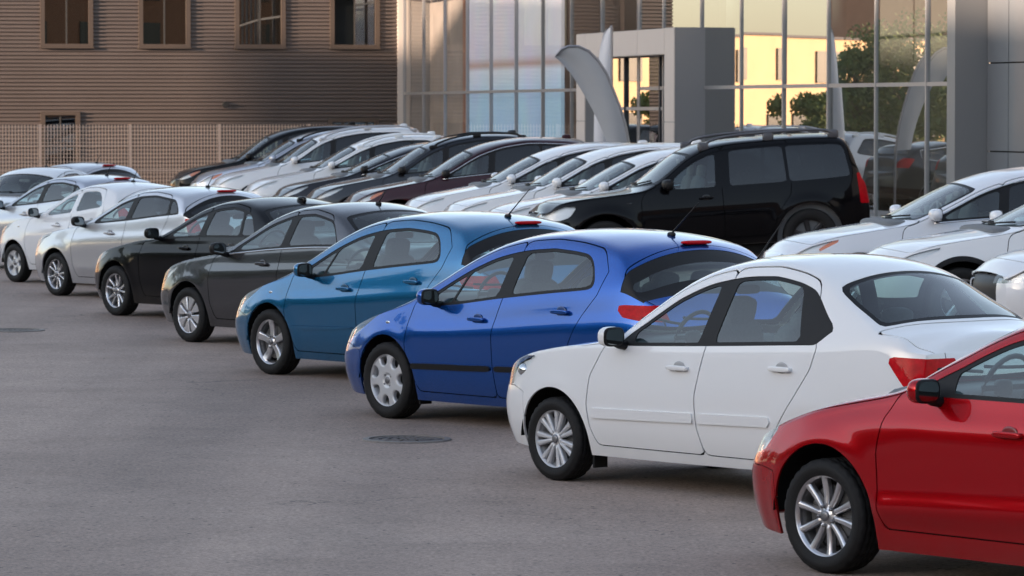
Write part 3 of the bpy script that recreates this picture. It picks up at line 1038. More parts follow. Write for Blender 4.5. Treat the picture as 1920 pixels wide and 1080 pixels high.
SEDAN_W = dict(paint=WHITE, lean=.04, tm=.60, nose=-.72, tail=3.43, wb=2.53, W=1.70, r=.289, rr=.203, tw=.185, arch=.072, archR=.02, wheel='pairs7', rim_mat=M_RIMP, wrot=10,
    top=[(-.72, .68), (-.62, .79), (-.45, .865), (-.1, .935), (.25, .995), (.42, 1.03), (.60, 1.18), (.78, 1.31), (1.0, 1.44), (1.3, 1.545), (1.65, 1.595), (2.05, 1.605), (2.35, 1.575), (2.58, 1.51), (2.8, 1.395), (3.08, 1.245), (3.18, 1.185), (3.28, 1.16), (3.40, 1.13), (3.43, 1.04)],
    belt=[(-.72, .64), (-.5, .80), (-.2, .88), (.3, .94), (.8, .955), (1.5, .985), (2.5, 1.035), (3.1, 1.06), (3.43, 1.02)],
    bot=[(-.72, .27), (-.5, .22), (.4, .20), (2.2, .21), (2.9, .26), (3.43, .33)],
    dlo_f=.60, dlo_r=(2.63, 2.34), dlo_rq=[(0, 2.55), (.34, 2.68), (.46, 2.66), (1, 2.32)], B=(1.52, 1.60), wB=.15, C=(2.44, 2.28), quarter=False, dlo_k=.04,
    cowl=.42, header=1.06, rglass=(2.58, 3.12), rg_lat=-.03, dlo_top=.08, rg_frit=.035, rg_c0=.02, rg_c1=.10, lid='trunk', hood_f=-.58, hood_lat=.034,
    head=[(-.95, .60), (-.95, .80), (-.52, .852), (-.22, .855), (-.33, .74), (-.5, .64)], head_h=.33, bulb=(-.45, .74),
    taill=[(3.17, .985), (3.22, 1.005), (3.8, .985), (3.8, .78), (3.40, .78), (3.32, .81)], tail_h=.44,
    doorF=[(.46, .25), (.39, .40), (.37, .55), (.40, .75), (.50, .92), (.56, 1.0)],
    seamB=[(1.53, .25), (1.47, .45), (1.46, .65), (1.50, .85), (1.53, .99), (1.62, 1.5)],
    seamC=[(2.09, .25), (2.20, .45), (2.40, .70), (2.53, .89), (2.57, 1.03), (2.42, 1.5)], zsill=.275,
    mold=((.42, 1.445), (1.485, 2.19), [(.4, .495), (2.2, .535)], .034), mold_mat=WHITE,
    hF=(1.30, .845), hR=(2.28, .885), mir=(.72, 1.03), flap=True, bump=[(-1.2, .1), (-1.2, .64), (-.46, .635), (-.335, .60), (-.335, .1)],
    ant=(1.15, .42, .75, 'rod'), grille=(.36, .58, .5))
HATCH_B = dict(paint=BLUE, dash=.36, lean=.058, tm=.66, nose=-.80, tail=3.31, wb=2.608, W=1.815, r=.318, rr=.220, tw=.205, arch=.064, wheel='star7', rim_mat=M_RIMP, wrot=8,
    top=[(-.80, .60), (-.72, .71), (-.5, .82), (-.1, .95), (.08, 1.02), (.25, 1.13), (.5, 1.28), (.82, 1.43), (1.12, 1.525), (1.5, 1.585), (1.9, 1.605), (2.3, 1.59), (2.7, 1.535), (2.88, 1.48), (2.94, 1.42), (3.16, 1.14), (3.22, 1.05), (3.28, .92), (3.31, .80)],
    belt=[(-.80, .56), (-.6, .70), (-.3, .81), (.2, .925), (.75, .955), (1.45, 1.035), (2.3, 1.12), (2.8, 1.16), (3.31, 1.0)],
    bot=[(-.80, .24), (-.5, .18), (.4, .175), (2.2, .185), (2.8, .22), (3.31, .32)],
    dlo_f=.22, dlo_r=(2.60, 2.42), dlo_k=.11, dlo_top=.092, pane_s0=.5, B=(1.47, 1.56), wB=.17, C=(2.9, 2.9), quarter=False, fq=(.80, 1.0), rear_seat=2.28, cowl_lag=.32, lagF=.2,
    cowl=.08, header=.98, rglass=(2.90, 3.17), rg_lat=.13, rg_c0=.03, rg_c1=.05, rg_frit=.085, rg_z=1.05, lid='hatch', hood_f=-.66, hood_lat=.03,
    head=[(-1.1, .58), (-.68, .60), (-.52, .65), (-.36, .74), (-.08, .895), (-.24, .885), (-.5, .80), (-1.1, .70)], head_h=.34, headseg='ABCF',
    taill=[(2.84, 1.035), (2.92, 1.05), (3.7, 1.05), (3.7, .92), (3.1, .93), (2.93, .955)], tail_h=.46,
    doorF=[(.43, .24), (.31, .48), (.285, .62), (.30, .80), (.34, .95), (.38, 1.02)],
    seamB=[(1.42, .25), (1.40, .5), (1.41, .8), (1.47, 1.03), (1.57, 1.5)],
    seamC=[(2.12, .25), (2.22, .5), (2.36, .75), (2.48, .95), (2.62, 1.12), (2.68, 1.30), (2.5, 1.55)], zsill=.25,
    creases=[dict(z=[(.2, .74), (1.5, .80), (3.0, .92)], a=.012, up=.03, dn=.12, s=(.15, 3.1))],
    mold=((.36, 1.375), (1.425, 2.15), [(.3, .455), (2.2, .50)], .023),
    hF=(1.21, .873), hR=(2.24, .972), mir=(.66, 1.035), bump=[(-1.2, .1), (-1.2, .60), (-.55, .60), (-.35, .55), (-.35, .1)],
    ant=(2.55, .40, .9, 'rod'), spoiler=(2.74, 1.515), rep=(.02, .80), grille=(.30, .52, .5), flap=True)
RED_S = dict(paint=RED, lean=.06, nose=-.77, tail=3.58, wb=2.62, W=1.79, r=.318, rr=.228, tw=.215, arch=.086, wheel='ten', wrot=12,
    top=[(-.77, .66), (-.69, .77), (-.45, .875), (-.22, .945), (0, .99), (.28, 1.04), (.38, 1.065), (.55, 1.165), (.72, 1.265), (.92, 1.37), (1.13, 1.455), (1.45, 1.52), (1.9, 1.535), (2.3, 1.50), (2.7, 1.42), (3.3, 1.10), (3.5, 1.06), (3.58, .95)],
    belt=[(-.77, .62), (-.6, .72), (-.4, .785), (-.2, .825), (.05, .87), (.35, .93), (.7, 1.0), (.8, 1.01), (1.5, 1.01), (2.5, 1.03), (3.3, 1.03), (3.58, .95)],
    bot=[(-.77, .25), (-.55, .19), (.4, .165), (2.2, .165), (2.9, .2), (3.58, .32)],
    dlo_f=.55, dlo_r=(2.80, 2.55), B=(1.60, 1.66), C=(2.52, 2.42), dlo_top=.07,
    cowl=.38, header=1.14, rglass=(2.72, 3.28), lid='trunk', hood_f=-.60, hood_lat=.03,
    head=[(-1.2, .58), (-.66, .61), (-.52, .655), (-.43, .775), (-.52, .80), (-1.2, .72)], head_h=.36,
    taill=[(3.2, .95), (3.9, .95), (3.9, .76), (3.3, .8)], tail_h=.4,
    doorF=[(.48, .27), (.45, .40), (.44, .70), (.47, .88), (.54, 1.0)],
    seamB=[(1.57, .25), (1.56, .6), (1.58, 1.0), (1.67, 1.45)], seamC=[(2.2, .27), (2.35, .6), (2.5, .9), (2.6, 1.05), (2.5, 1.45)], zsill=.285,
    creases=[dict(z=[(-.4, .80), (.4, .885), (3.4, .93)], a=.016, up=.018, dn=.13, s=(-.42, 3.4)), dict(z=[(.4, .385), (2.3, .45)], a=.05, up=.055, dn=.03, s=(.40, 2.3), f0=.06)],
    hF=(1.42, .858), hR=(2.4, .90), mir=(.86, 1.06), flare=.016, bump=[(-1.2, .1), (-1.2, .57), (-.52, .56), (-.40, .54), (-.40, .1)], grille=(.30, .66, .42), tm=.7)
GREY_S = dict(paint=GREY, nose=-.76, tail=3.48, wb=2.57, W=1.72, r=.303, rr=.206, tw=.195, arch=.07, wheel='petal8', rim_mat=mat('machined_alloy', (.72, .72, .74), .25, .7, coat=.5), wrot=4,
    top=[(-.76, .64), (-.68, .75), (-.45, .85), (0, .95), (.42, 1.02), (.52, 1.07), (1.28, 1.46), (1.68, 1.55), (2.1, 1.57), (2.55, 1.51), (3.22, 1.15), (3.42, 1.12), (3.48, 1.0)],
    belt=[(-.76, .60), (-.5, .78), (-.1, .89), (.4, .955), (.8, .99), (1.7, 1.065), (2.4, 1.10), (3.0, 1.11), (3.48, 1.0)],
    bot=[(-.76, .25), (-.5, .20), (.4, .19), (2.2, .2), (2.9, .24), (3.48, .33)],
    dlo_f=.55, dlo_r=(2.72, 2.44), B=(1.72, 1.80), wB=.13, C=(3.2, 3.2), quarter=False, rear_seat=2.35, dlo_k=.08,
    cowl=.42, header=1.24, rglass=(2.6, 3.2), lid='trunk', hood_f=-.6, hood_lat=.03,
    head=[(-1.1, .60), (-.62, .62), (-.46, .68), (-.12, .885), (-.3, .87), (-1.1, .74)], head_h=.34,
    taill=[(3.1, 1.02), (3.8, 1.02), (3.8, .8), (3.25, .85)], tail_h=.4,
    doorF=[(.50, .27), (.43, .45), (.42, .72), (.46, .9), (.52, 1.0)], seamB=[(1.68, .25), (1.67, .6), (1.70, 1.05), (1.80, 1.5)],
    seamC=[(2.15, .27), (2.35, .6), (2.5, .9), (2.6, 1.1), (2.4, 1.5)], zsill=.28,
    creases=[dict(z=[(.3, .80), (3.0, .90)], a=.014, up=.02, dn=.14, s=(.2, 3.2))],
    hF=(1.40, .905), hR=(2.35, .95), mir=(.70, 1.05), mirror='black', chrome_belt=True, cb0=.72, ant=(2.35, .2, .75, 'rod'), bump=[(-1.2, .1), (-1.2, .58), (-.5, .57), (-.375, .54), (-.375, .1)], grille=(.32, .56, .45))
BLACK_S = dict(paint=BLACK, nose=-.70, tail=3.70, wb=2.65, W=1.78, r=.312, rr=.215, tw=.205, arch=.066, wheel='ten_thin', wrot=8,
    top=[(-.70, .62), (-.6, .74), (-.3, .84), (.2, .93), (.62, .985), (.72, 1.02), (1.48, 1.39), (1.88, 1.48), (2.3, 1.505), (2.8, 1.44), (3.45, 1.09), (3.62, 1.06), (3.70, .95)],
    belt=[(-.70, .58), (-.4, .76), (.1, .87), (.6, .945), (1.1, .97), (1.8, 1.005), (2.4, 1.02), (3.2, 1.04), (3.70, .95)],
    bot=[(-.70, .24), (-.45, .19), (.4, .17), (2.2, .18), (2.9, .22), (3.70, .33)],
    dlo_f=.75, dlo_r=(2.95, 2.65), B=(1.80, 1.88), C=(2.60, 2.52), dlo_k=.07,
    cowl=.62, header=1.44, rglass=(2.85, 3.42), lid='trunk', hood_f=-.56, hood_lat=.03,
    head=[(-1.1, .58), (-.58, .60), (-.42, .65), (-.2, .79), (-.35, .80), (-1.1, .70)], head_h=.36,
    taill=[(3.3, .98), (3.9, .98), (3.9, .78), (3.42, .82)], tail_h=.4,
    doorF=[(.62, .28), (.57, .45), (.56, .74), (.60, .9), (.66, 1.0)], seamB=[(1.76, .25), (1.75, .6), (1.78, 1.0), (1.88, 1.46)],
    seamC=[(2.25, .27), (2.45, .6), (2.62, .9), (2.72, 1.05), (2.6, 1.46)], zsill=.27,
    creases=[dict(z=[(.2, .80), (3.4, .90)], a=.018, up=.02, dn=.12, s=(.15, 3.5))],
    hF=(1.52, .88), hR=(2.45, .92), mir=(.93, 1.05), ant=(2.72, .1, 0, 'fin'), ant_mat=BLACK, bump=[(-1.2, .1), (-1.2, .56), (-.5, .55), (-.38, .52), (-.38, .1)], grille=(.3, .52, .45))
SILV_H = dict(paint=SILVER, nose=-.76, tail=3.22, wb=2.57, W=1.70, r=.298, rr=.208, tw=.19, arch=.068, wheel='ten_thin', wrot=25,
    top=[(-.76, .66), (-.65, .77), (-.4, .865), (.1, .955), (.46, 1.01), (.56, 1.05), (1.33, 1.43), (1.75, 1.515), (2.2, 1.53), (2.7, 1.49), (2.95, 1.435), (3.03, 1.30), (3.12, 1.12), (3.18, .98), (3.22, .82)],
    belt=[(-.76, .62), (-.45, .80), (0, .89), (.5, .955), (.8, .985), (1.7, 1.055), (2.6, 1.14), (2.95, 1.165), (3.22, 1.0)],
    bot=[(-.76, .24), (-.5, .19), (.4, .19), (2.2, .2), (2.8, .24), (3.22, .33)],
    dlo_f=.55, dlo_r=(2.90, 2.66), dlo_k=.08, B=(1.70, 1.78), C=(2.62, 2.56), wB=.13,
    cowl=.46, header=1.26, rglass=(2.96, 3.13), rg_lat=.1, rg_c0=.02, rg_c1=.03, rg_z=1.12, lid='hatch', hood_f=-.6, hood_lat=.03,
    head=[(-1.1, .60), (-.6, .62), (-.42, .70), (-.05, .90), (-.25, .885), (-1.1, .74)], head_h=.34,
    taill=[(2.98, 1.12), (3.7, 1.12), (3.7, .86), (3.08, .9)], tail_h=.4,
    doorF=[(.52, .27), (.44, .45), (.42, .68), (.46, .88), (.52, .98)], seamB=[(1.66, .25), (1.65, .6), (1.68, 1.03), (1.78, 1.5)],
    seamC=[(2.15, .27), (2.35, .6), (2.52, .9), (2.64, 1.12), (2.55, 1.5)], zsill=.28,
    creases=[dict(z=[(.3, .80), (3.0, .92)], a=.016, up=.02, dn=.14, s=(.2, 3.0)), dict(z=[(.4, .38), (2.3, .42)], a=.014, up=.06, dn=.02, s=(.42, 2.3), f0=.1)],
    hF=(1.34, .895), hR=(2.3, .95), mir=(.70, 1.04), mirror='black', ant=(2.45, .2, .7, 'rod'), bump=[(-1.2, .1), (-1.2, .6), (-.5, .59), (-.37, .55), (-.37, .1)], grille=(.32, .56, .45), priv=True, spoiler=(2.78, 1.475))
SMALL_W = dict(paint=WHITE2, nose=-.62, tail=2.88, wb=2.385, W=1.60, r=.285, rr=.19, tw=.175, arch=.066, wheel='hole5', rim_mat=M_RIMP,
    top=[(-.62, .68), (-.52, .79), (-.3, .885), (.1, .97), (.40, 1.02), (.5, 1.06), (1.2, 1.42), (1.6, 1.495), (2.0, 1.505), (2.4, 1.465), (2.6, 1.41), (2.68, 1.28), (2.78, 1.08), (2.84, .9), (2.88, .75)],
    belt=[(-.62, .63), (-.4, .80), (0, .90), (.4, .95), (.7, .965), (1.5, 1.035), (2.2, 1.12), (2.6, 1.16), (2.88, 1.0)],
    bot=[(-.62, .25), (-.4, .2), (.4, .2), (2.2, .21), (2.88, .33)],
    dlo_f=.5, dlo_r=(2.32, 2.08), dlo_k=.1, dlo_in=.012, B=(1.52, 1.58), wB=.12, C=(3, 3), quarter=False, rear_seat=2.0, trim_mat=WHITE2,
    cowl=.40, header=1.12, rglass=(2.62, 2.8), rg_lat=.02, rg_z=1.08, lid='hatch', hood_f=-.48, hood_lat=.03,
    head=[(-1.1, .60), (-.5, .64), (-.35, .72), (-.02, .92), (-.2, .90), (-1.1, .76)], head_h=.33,
    taill=[(2.6, 1.2), (3.3, 1.2), (3.3, .9), (2.72, .92)], tail_h=.4,
    doorF=[(.42, .27), (.34, .45), (.33, .65), (.36, .85), (.42, .96)], seamB=[(1.48, .25), (1.47, .6), (1.50, 1.0), (1.58, 1.5)],
    seamC=[(2.0, .27), (2.12, .6), (2.25, .9), (2.34, 1.1), (2.2, 1.5)], zsill=.28,
    creases=[dict(z=[(.2, .78), (2.6, .92)], a=.014, up=.02, dn=.14, s=(.15, 2.7))],
    hF=(1.18, .87), hR=(2.05, .95), mir=(.64, 1.05), ant=(2.0, .22, .6, 'rod'), grille=(.32, .56, .4), rep=(.12, .83))

def cross(pt, H=1.72, k=0.0, L=0.0, hood=0.0, **kw):
    """crossover family: H roof height, k rear roof drop, L extra length, hood extra bonnet height"""
    d = H - 1.72
    sp = dict(paint=pt, nose=-.80, tail=3.72 + L, wb=2.80 + L * .6, W=1.88, r=.362, rr=.245, tw=.225, arch=.07, wheel='five', hi=False, ds=.05, na=20, nb=11, nc=10,
        top=[(-.80, .80 + hood), (-.7, .91 + hood), (-.45, .99 + hood), (0, 1.05 + hood), (.48, 1.12 + hood), (.58, 1.16 + hood), (1.45, 1.58 + d), (1.9, 1.685 + d), (2.4, 1.72 + d), (3.0 + L, 1.69 + d - k), (3.38 + L, 1.61 + d - k), (3.52 + L, 1.38 + d * .6), (3.63 + L, 1.15), (3.69 + L, 1.0), (3.72 + L, .86)],
        belt=[(-.80, .75 + hood), (-.5, .90 + hood), (0, .99 + hood), (.6, 1.06 + hood), (1.0, 1.09 + hood), (2, 1.13 + hood), (3, 1.19 + hood), (3.4 + L, 1.22 + hood), (3.72 + L, 1.05)],
        bot=[(-.80, .34), (-.5, .27), (.4, .25), (2.4, .26), (3.72 + L, .42)],
        dlo_f=.6, dlo_r=(3.25 + L, 2.95 + L), dlo_k=.08, B=(1.72, 1.80), C=(2.62 + L * .4, 2.60 + L * .4), priv=True,
        cowl=.48, header=1.38, rglass=(3.4 + L, 3.62 + L), rg_z=1.15, lid='hatch', hood_f=-.66, hood_lat=.03,
        head=[(-.84, .76 + hood), (-.62, .77 + hood), (-.46, .81 + hood), (-.16, .95 + hood), (-.4, .935 + hood), (-.84, .84 + hood)], head_h=.42, headseg='AF',
        taill=[(3.35 + L, 1.15), (4.2 + L, 1.15), (4.2 + L, .92), (3.5 + L, .95)], tail_h=.4,
        doorF=[(.56, .34), (.50, .5), (.49, .8), (.53, 1.0), (.60, 1.12)], seamB=[(1.68, .34), (1.67, .7), (1.70, 1.1), (1.80, 1.7)],
        seamC=[(2.3, .34), (2.5, .7), (2.68, 1.0), (2.72, 1.2), (2.62, 1.7)], zsill=.35, hF=(1.42, .97 + hood), hR=(2.42, 1.02 + hood), mir=(.92, 1.19 + hood), mir_k=1.2, mir_d=(.14, .20, .12), ant=(3.1 + L, .1, 0, 'fin'), ant_mat=pt, grille=(.52, .72, .36), creases=[dict(z=[(.2, .88), (3.3, 1.0)], a=.016, up=.025, dn=.14, s=(.1, 3.4))], inset=.03)
    sp.update(kw)
    return sp
def offroad(pt):
    sp = cross(pt, 1.80)
    sp.update(nose=-.82, tail=3.72, wb=2.85, W=1.86, r=.385, rr=.25, tw=.255, arch=.085, flare=.045, tumble=.26, crown=.045, wheel='x6', rim_mat=M_RIMD, tuck=.06,
        top=[(-.82, .93), (-.74, 1.02), (-.5, 1.08), (0, 1.12), (.48, 1.165), (.58, 1.21), (1.22, 1.64), (1.5, 1.735), (1.9, 1.775), (2.6, 1.79), (3.3, 1.775), (3.48, 1.72), (3.56, 1.55), (3.64, 1.25), (3.69, 1.05), (3.72, .9)],
        belt=[(-.82, .88), (-.5, 1.0), (0, 1.06), (.6, 1.09), (1.0, 1.10), (2, 1.11), (3, 1.13), (3.55, 1.15), (3.72, 1.05)],
        bot=[(-.82, .42), (-.5, .36), (.4, .34), (2.4, .34), (3.72, .48)],
        dlo_f=.66, dlo_r=(3.50, 3.42), dlo_k=.05, B=(1.66, 1.70), wB=.2, C=(2.58, 2.56), lagF=.10, lagR=.03, dlo_top=.075, trim_mat=BLACK,
        cowl=.50, header=1.2, rglass=(3.52, 3.66), rg_lat=.0, rg_z=1.2, hood_f=-.68,
        head=[(-.9, .80), (-.60, .80), (-.47, .84), (-.36, .98), (-.55, .985), (-.9, .95)], taill=[(3.56, 1.22), (4.2, 1.22), (4.2, .78), (3.58, .80)], tail_h=.55,
        doorF=[(.60, .45), (.52, .6), (.52, 1.0), (.60, 1.15)], seamB=[(1.66, .4), (1.65, 1.1), (1.70, 1.8)], seamC=[(2.3, .45), (2.42, .75), (2.60, .98), (2.62, 1.1), (2.62, 1.8)], zsill=.44,
        hF=(1.42, 1.0), hR=None, mir=(.90, 1.21), ant=None, rails=(1.40, 3.35, .085, mat('rail_grey', (.10, .10, .11), .4, .3)), grille=(.62, .92, .5), creases=[], mirror='black', rep=(.36, .98), rep_mat=M_LENS)
    return sp

# ------------------------------------------------------------------ front row: parked at an angle, noses to the left
PHI = R(40.0)
HEAD1 = (-math.sin(PHI), math.cos(PHI))
def front(sp, hubpx, dphi=0.0, **kw):
    p = at_z(hubpx[0], hubpx[1], sp['r'])
    a = PHI + R(dphi)
    return make_car(sp, hub=p, heading=(-math.sin(a), math.cos(a)), **kw)
FG = 'cars of the front row parked at an angle'
front(RED_S, (1540, 968), name='sedan', label='glossy red car with ten-spoke alloy wheels parked beside the white sedan', cat='car', group=FG)
front(SEDAN_W, (1036, 823), name='sedan', label='white four-door sedan with black window pillars between the red car and a blue hatchback', cat='car', group=FG)
front(HATCH_B, (722, 713), name='hatchback', label='royal blue hatchback with black rubbing strips on its doors', cat='car', group=FG)
T = dict(HATCH_B); T.update(paint=TEAL, wheel='five', rim_mat=M_RIM, mold_mat=TEAL, flap=False, mold=((.36, 1.375), (1.425, 2.15), [(.3, .475), (2.2, .52)], .016))
front(T, (503, 641), name='hatchback', label='petrol blue hatchback with five-spoke alloy wheels', cat='car', group=FG)
front(GREY_S, (351, 590), name='sedan', label='graphite grey sedan with chrome window strip and black-slotted wheels', cat='car', group=FG)
front(BLACK_S, (214, 545), name='sedan', label='glossy black sedan parked between the graphite grey sedan and the silver hatchback', cat='car', group=FG)
front(SILV_H, (103, 514), name='hatchback', label='silver hatchback with black mirrors and a dark rear window', cat='car', group=FG)
front(SMALL_W, (25, 493), name='hatchback', label='small white hatchback with white window pillars beside the silver hatchback', cat='car', group=FG)
# ------------------------------------------------------------------ ground
def asphalt():
    m = bpy.data.materials.new('asphalt'); m.use_nodes = True
    t = m.node_tree; b = t.nodes['Principled BSDF']
    tc = t.nodes.new('ShaderNodeTexCoord')
    def noise(scale, det=8, rough=.6, dist=0.0):
        n = t.nodes.new('ShaderNodeTexNoise'); n.inputs['Scale'].default_value = scale; n.inputs['Detail'].default_value = det
        n.inputs['Roughness'].default_value = rough; n.inputs['Distortion'].default_value = dist
        t.links.new(tc.outputs['Object'], n.inputs['Vector']); return n
    def ramp(src, stops):
        r = t.nodes.new('ShaderNodeValToRGB'); t.links.new(src, r.inputs[0])
        els = r.color_ramp.elements
        while len(els) < len(stops): els.new(.5)
        for e, (p, c) in zip(els, stops): e.position = p; e.color = (*c, 1) if len(c) == 3 else c
        return r
    def mix(a, c, f, typ='MIX'):
        n = t.nodes.new('ShaderNodeMix'); n.data_type = 'RGBA'; n.blend_type = typ
        t.links.new(a, n.inputs[6]); t.links.new(c, n.inputs[7])
        if isinstance(f, float): n.inputs[0].default_value = f
        else: t.links.new(f, n.inputs[0])
        return n.outputs[2]
    big = ramp(noise(.16, 6, .55, .6).outputs[0], [(.30, (.272, .208, .176)), (.5, (.338, .259, .219)), (.70, (.386, .302, .256))])
    mid = ramp(noise(1.3, 9, .65, .3).outputs[0], [(.30, (.84, .84, .84)), (.55, (1, 1, 1)), (.75, (1.12, 1.11, 1.09))])
    c = mix(big.outputs[0], mid.outputs[0], .75, 'MULTIPLY')
    fine = ramp(noise(34, 5, .8).outputs[0], [(.34, (.35, .35, .36)), (.5, (1, 1, 1)), (.66, (1.6, 1.57, 1.52))])
    c = mix(c, fine.outputs[0], .75, 'MULTIPLY')
    grit = ramp(noise(11, 6, .75).outputs[0], [(.33, (.72, .72, .73)), (.5, (1, 1, 1)), (.68, (1.22, 1.2, 1.17))])
    c = mix(c, grit.outputs[0], .7, 'MULTIPLY')
    # tyre rubbed lanes along the row
    mp = t.nodes.new('ShaderNodeMapping'); mp.inputs['Rotation'].default_value = (0, 0, -ROWA); mp.inputs['Scale'].default_value = (.55, .035, 1)
    t.links.new(tc.outputs['Object'], mp.inputs[0])
    ln = t.nodes.new('ShaderNodeTexNoise'); ln.inputs['Scale'].default_value = 1.0; ln.inputs['Detail'].default_value = 5
    t.links.new(mp.outputs[0], ln.inputs['Vector'])
    lane = ramp(ln.outputs[0], [(.36, (.66, .66, .67)), (.58, (1.04, 1.04, 1.03))])
    c = mix(c, lane.outputs[0], .7, 'MULTIPLY')
    # oil spots and pale specks
    sp = ramp(noise(.9, 6, .6).outputs[0], [(.58, (0, 0, 0)), (.78, (1, 1, 1))])
    dk = t.nodes.new('ShaderNodeRGB'); dk.outputs[0].default_value = (.055, .052, .05, 1)
    mm = t.nodes.new('ShaderNodeMath'); mm.operation = 'MULTIPLY'; mm.inputs[1].default_value = .28
    t.links.new(sp.outputs[0], mm.inputs[0])
    c = mix(c, dk.outputs[0], mm.outputs[0])
    vor = t.nodes.new('ShaderNodeTexVoronoi'); vor.inputs['Scale'].default_value = 5.5
    t.links.new(tc.outputs['Object'], vor.inputs['Vector'])
    vr = ramp(vor.outputs['Distance'], [(.0, (1, 1, 1)), (.06, (1, 1, 1)), (.085, (0, 0, 0))])
    peb = t.nodes.new('ShaderNodeRGB'); peb.outputs[0].default_value = (.03, .03, .032, 1)
    c = mix(c, peb.outputs[0], vr.outputs[0])
    # hairline cracks
    v2 = t.nodes.new('ShaderNodeTexVoronoi'); v2.feature = 'DISTANCE_TO_EDGE'; v2.inputs['Scale'].default_value = .22
    wv = noise(1.1, 5, .6)
    va = t.nodes.new('ShaderNodeVectorMath'); va.operation = 'MULTIPLY_ADD'; va.inputs[1].default_value = (1.6, 1.6, 0)
    t.links.new(wv.outputs['Color'], va.inputs[0]); t.links.new(tc.outputs['Object'], va.inputs[2])
    t.links.new(va.outputs[0], v2.inputs['Vector'])
    cr = ramp(v2.outputs[0], [(.0, (1, 1, 1)), (.0035, (0, 0, 0))])
    cm = ramp(noise(.25, 3).outputs[0], [(.5, (0, 0, 0)), (.62, (.8, .8, .8))])
    cf = mix(cr.outputs[0], cm.outputs[0], 1.0, 'MULTIPLY')
    c = mix(c, dk.outputs[0], cf)
    t.links.new(c, b.inputs['Base Color'])
    b.inputs['Roughness'].default_value = .78
    b.inputs['Specular IOR Level'].default_value = .35
    bp = t.nodes.new('ShaderNodeBump'); bp.inputs['Strength'].default_value = .55; bp.inputs['Distance'].default_value = .006
    t.links.new(noise(80, 4, .7).outputs[0], bp.inputs['Height'])
    t.links.new(bp.outputs[0], b.inputs['Normal'])
    return m
V, F = [], []
us = [-1500, -40, -8, -3.0, -.5, 1, 2, 3, 4, 5, 8, 11.0, 40, 1500]
ts = [-400, -60, -40, -20, -13, 0, 15, 30, 45, 60, 90, 200, 2500]
for t_ in ts:
    for u in us:
        p = row_pt(t_, u); V.append((p[0], p[1], gz_ut(u, t_)))
nU = len(us)
for i in range(len(ts) - 1):
    for j in range(nU - 1):
        a = i * nU + j
        F.append((a, a + 1, a + nU + 1, a + nU))
gm = mesh('ground', V, F)
if gm.polygons[0].normal.z < 0: gm.flip_normals()
tag(link('ground', gm, None, asphalt()), kind='structure')

# manhole covers
def manhole(px, py, label, rad=.285):
    p = at_z(px, py)
    root = thing('manhole_cover', label, 'manhole', (p[0], p[1], 0), (0, 0, R(20)), 'manhole covers in the asphalt')
    iron = mat('cast_iron', (.030, .025, .022), .6, .4, noise=.5, nscale=14, bump=.3, bscale=60)
    b = MB(); b.lathe([(rad * 1.22, .001), (rad * 1.2, .012), (rad * 1.04, .014), (rad * 1.03, .002)], 48, 'z'); b.build('frame', mat('worn_iron', (.17, .148, .132), .55, .3, noise=.4, nscale=20), root)
    b = MB(); b.lathe([(.0, .003), (rad, .003)], 48, 'z'); b.build('plate', iron, root)
    for r0, n, hgt in ((.14, 4, .8), (.36, 6, .86), (.60, 9, .88), (.85, 12, .9)):
        for k in range(n):
            b = MB(); a0 = 2 * math.pi * k / n; w_ = 2 * math.pi / n * hgt
            Vp, Fp = [], []
            for i in range(5):
                a = a0 + w_ * i / 4
                for q, zz in ((r0 - .085, .003), (r0 - .07, .010), (r0 + .07, .010), (r0 + .085, .003)):
                    Vp.append((rad * q * math.cos(a), rad * q * math.sin(a), zz))
            for i in range(4):
                for j in range(3):
                    Fp.append((i * 4 + j, i * 4 + 4 + j, i * 4 + 5 + j, i * 4 + 1 + j))
            b.add(Vp, Fp).build('tread_lug', mat('lug_iron', (.105, .088, .078), .6, .2, noise=.5, nscale=25), root)
manhole(763, 825, 'round ribbed iron manhole cover in front of the royal blue hatchback')
manhole(28, 620, 'dark iron manhole cover in front of the black sedan')

# ------------------------------------------------------------------ brown clad building
GA, GB = R(12.0), R(16.5)                          # glass wall: far part and near part
E0 = np.array([7.48, 68.0])                        # near end of the glass wall
dN = np.array([-math.sin(GB), math.cos(GB)]); nN = np.array([-math.cos(GB), -math.sin(GB)])
BEND = E0 + dN * 16.9
dF = np.array([-math.sin(GA), math.cos(GA)]); nF = np.array([-math.cos(GA), -math.sin(GA)])
CORN = BEND + dF * 27.4                            # far end, where the brown wall starts
dW = nF.copy(); nW = -dF                           # brown wall runs left, faces the camera
GZ = .40                                           # ground level by the wall
def v3(p, z): return np.array([p[0], p[1], z])
def vec(d): return np.array([d[0], d[1], 0.0])
UP = np.array([0, 0, 1.0])

bw = thing('brown_building', 'brown building clad in ribbed metal behind the wire fence', 'building', (CORN[0], CORN[1], GZ - .2))
def wloc(v):                                       # parts are placed relative to the building's base point
    return None
def rel(mb, root):
    o = np.array(root.location)
    mb.V = [tuple(np.array(v) - o) for v in mb.V]
    return mb
M_CLAD = mat('brown_cladding', (.104, .084, .077), .45, .25, noise=.12, nscale=.8)
LW, HW = 12.7, 9.0
pitch_ = .105
b = MB()
prof = []
z = .1
while z < HW:
    prof += [(z, .0), (z + .042, .0), (z + .052, .065), (z + .095, .065)]
    z += pitch_
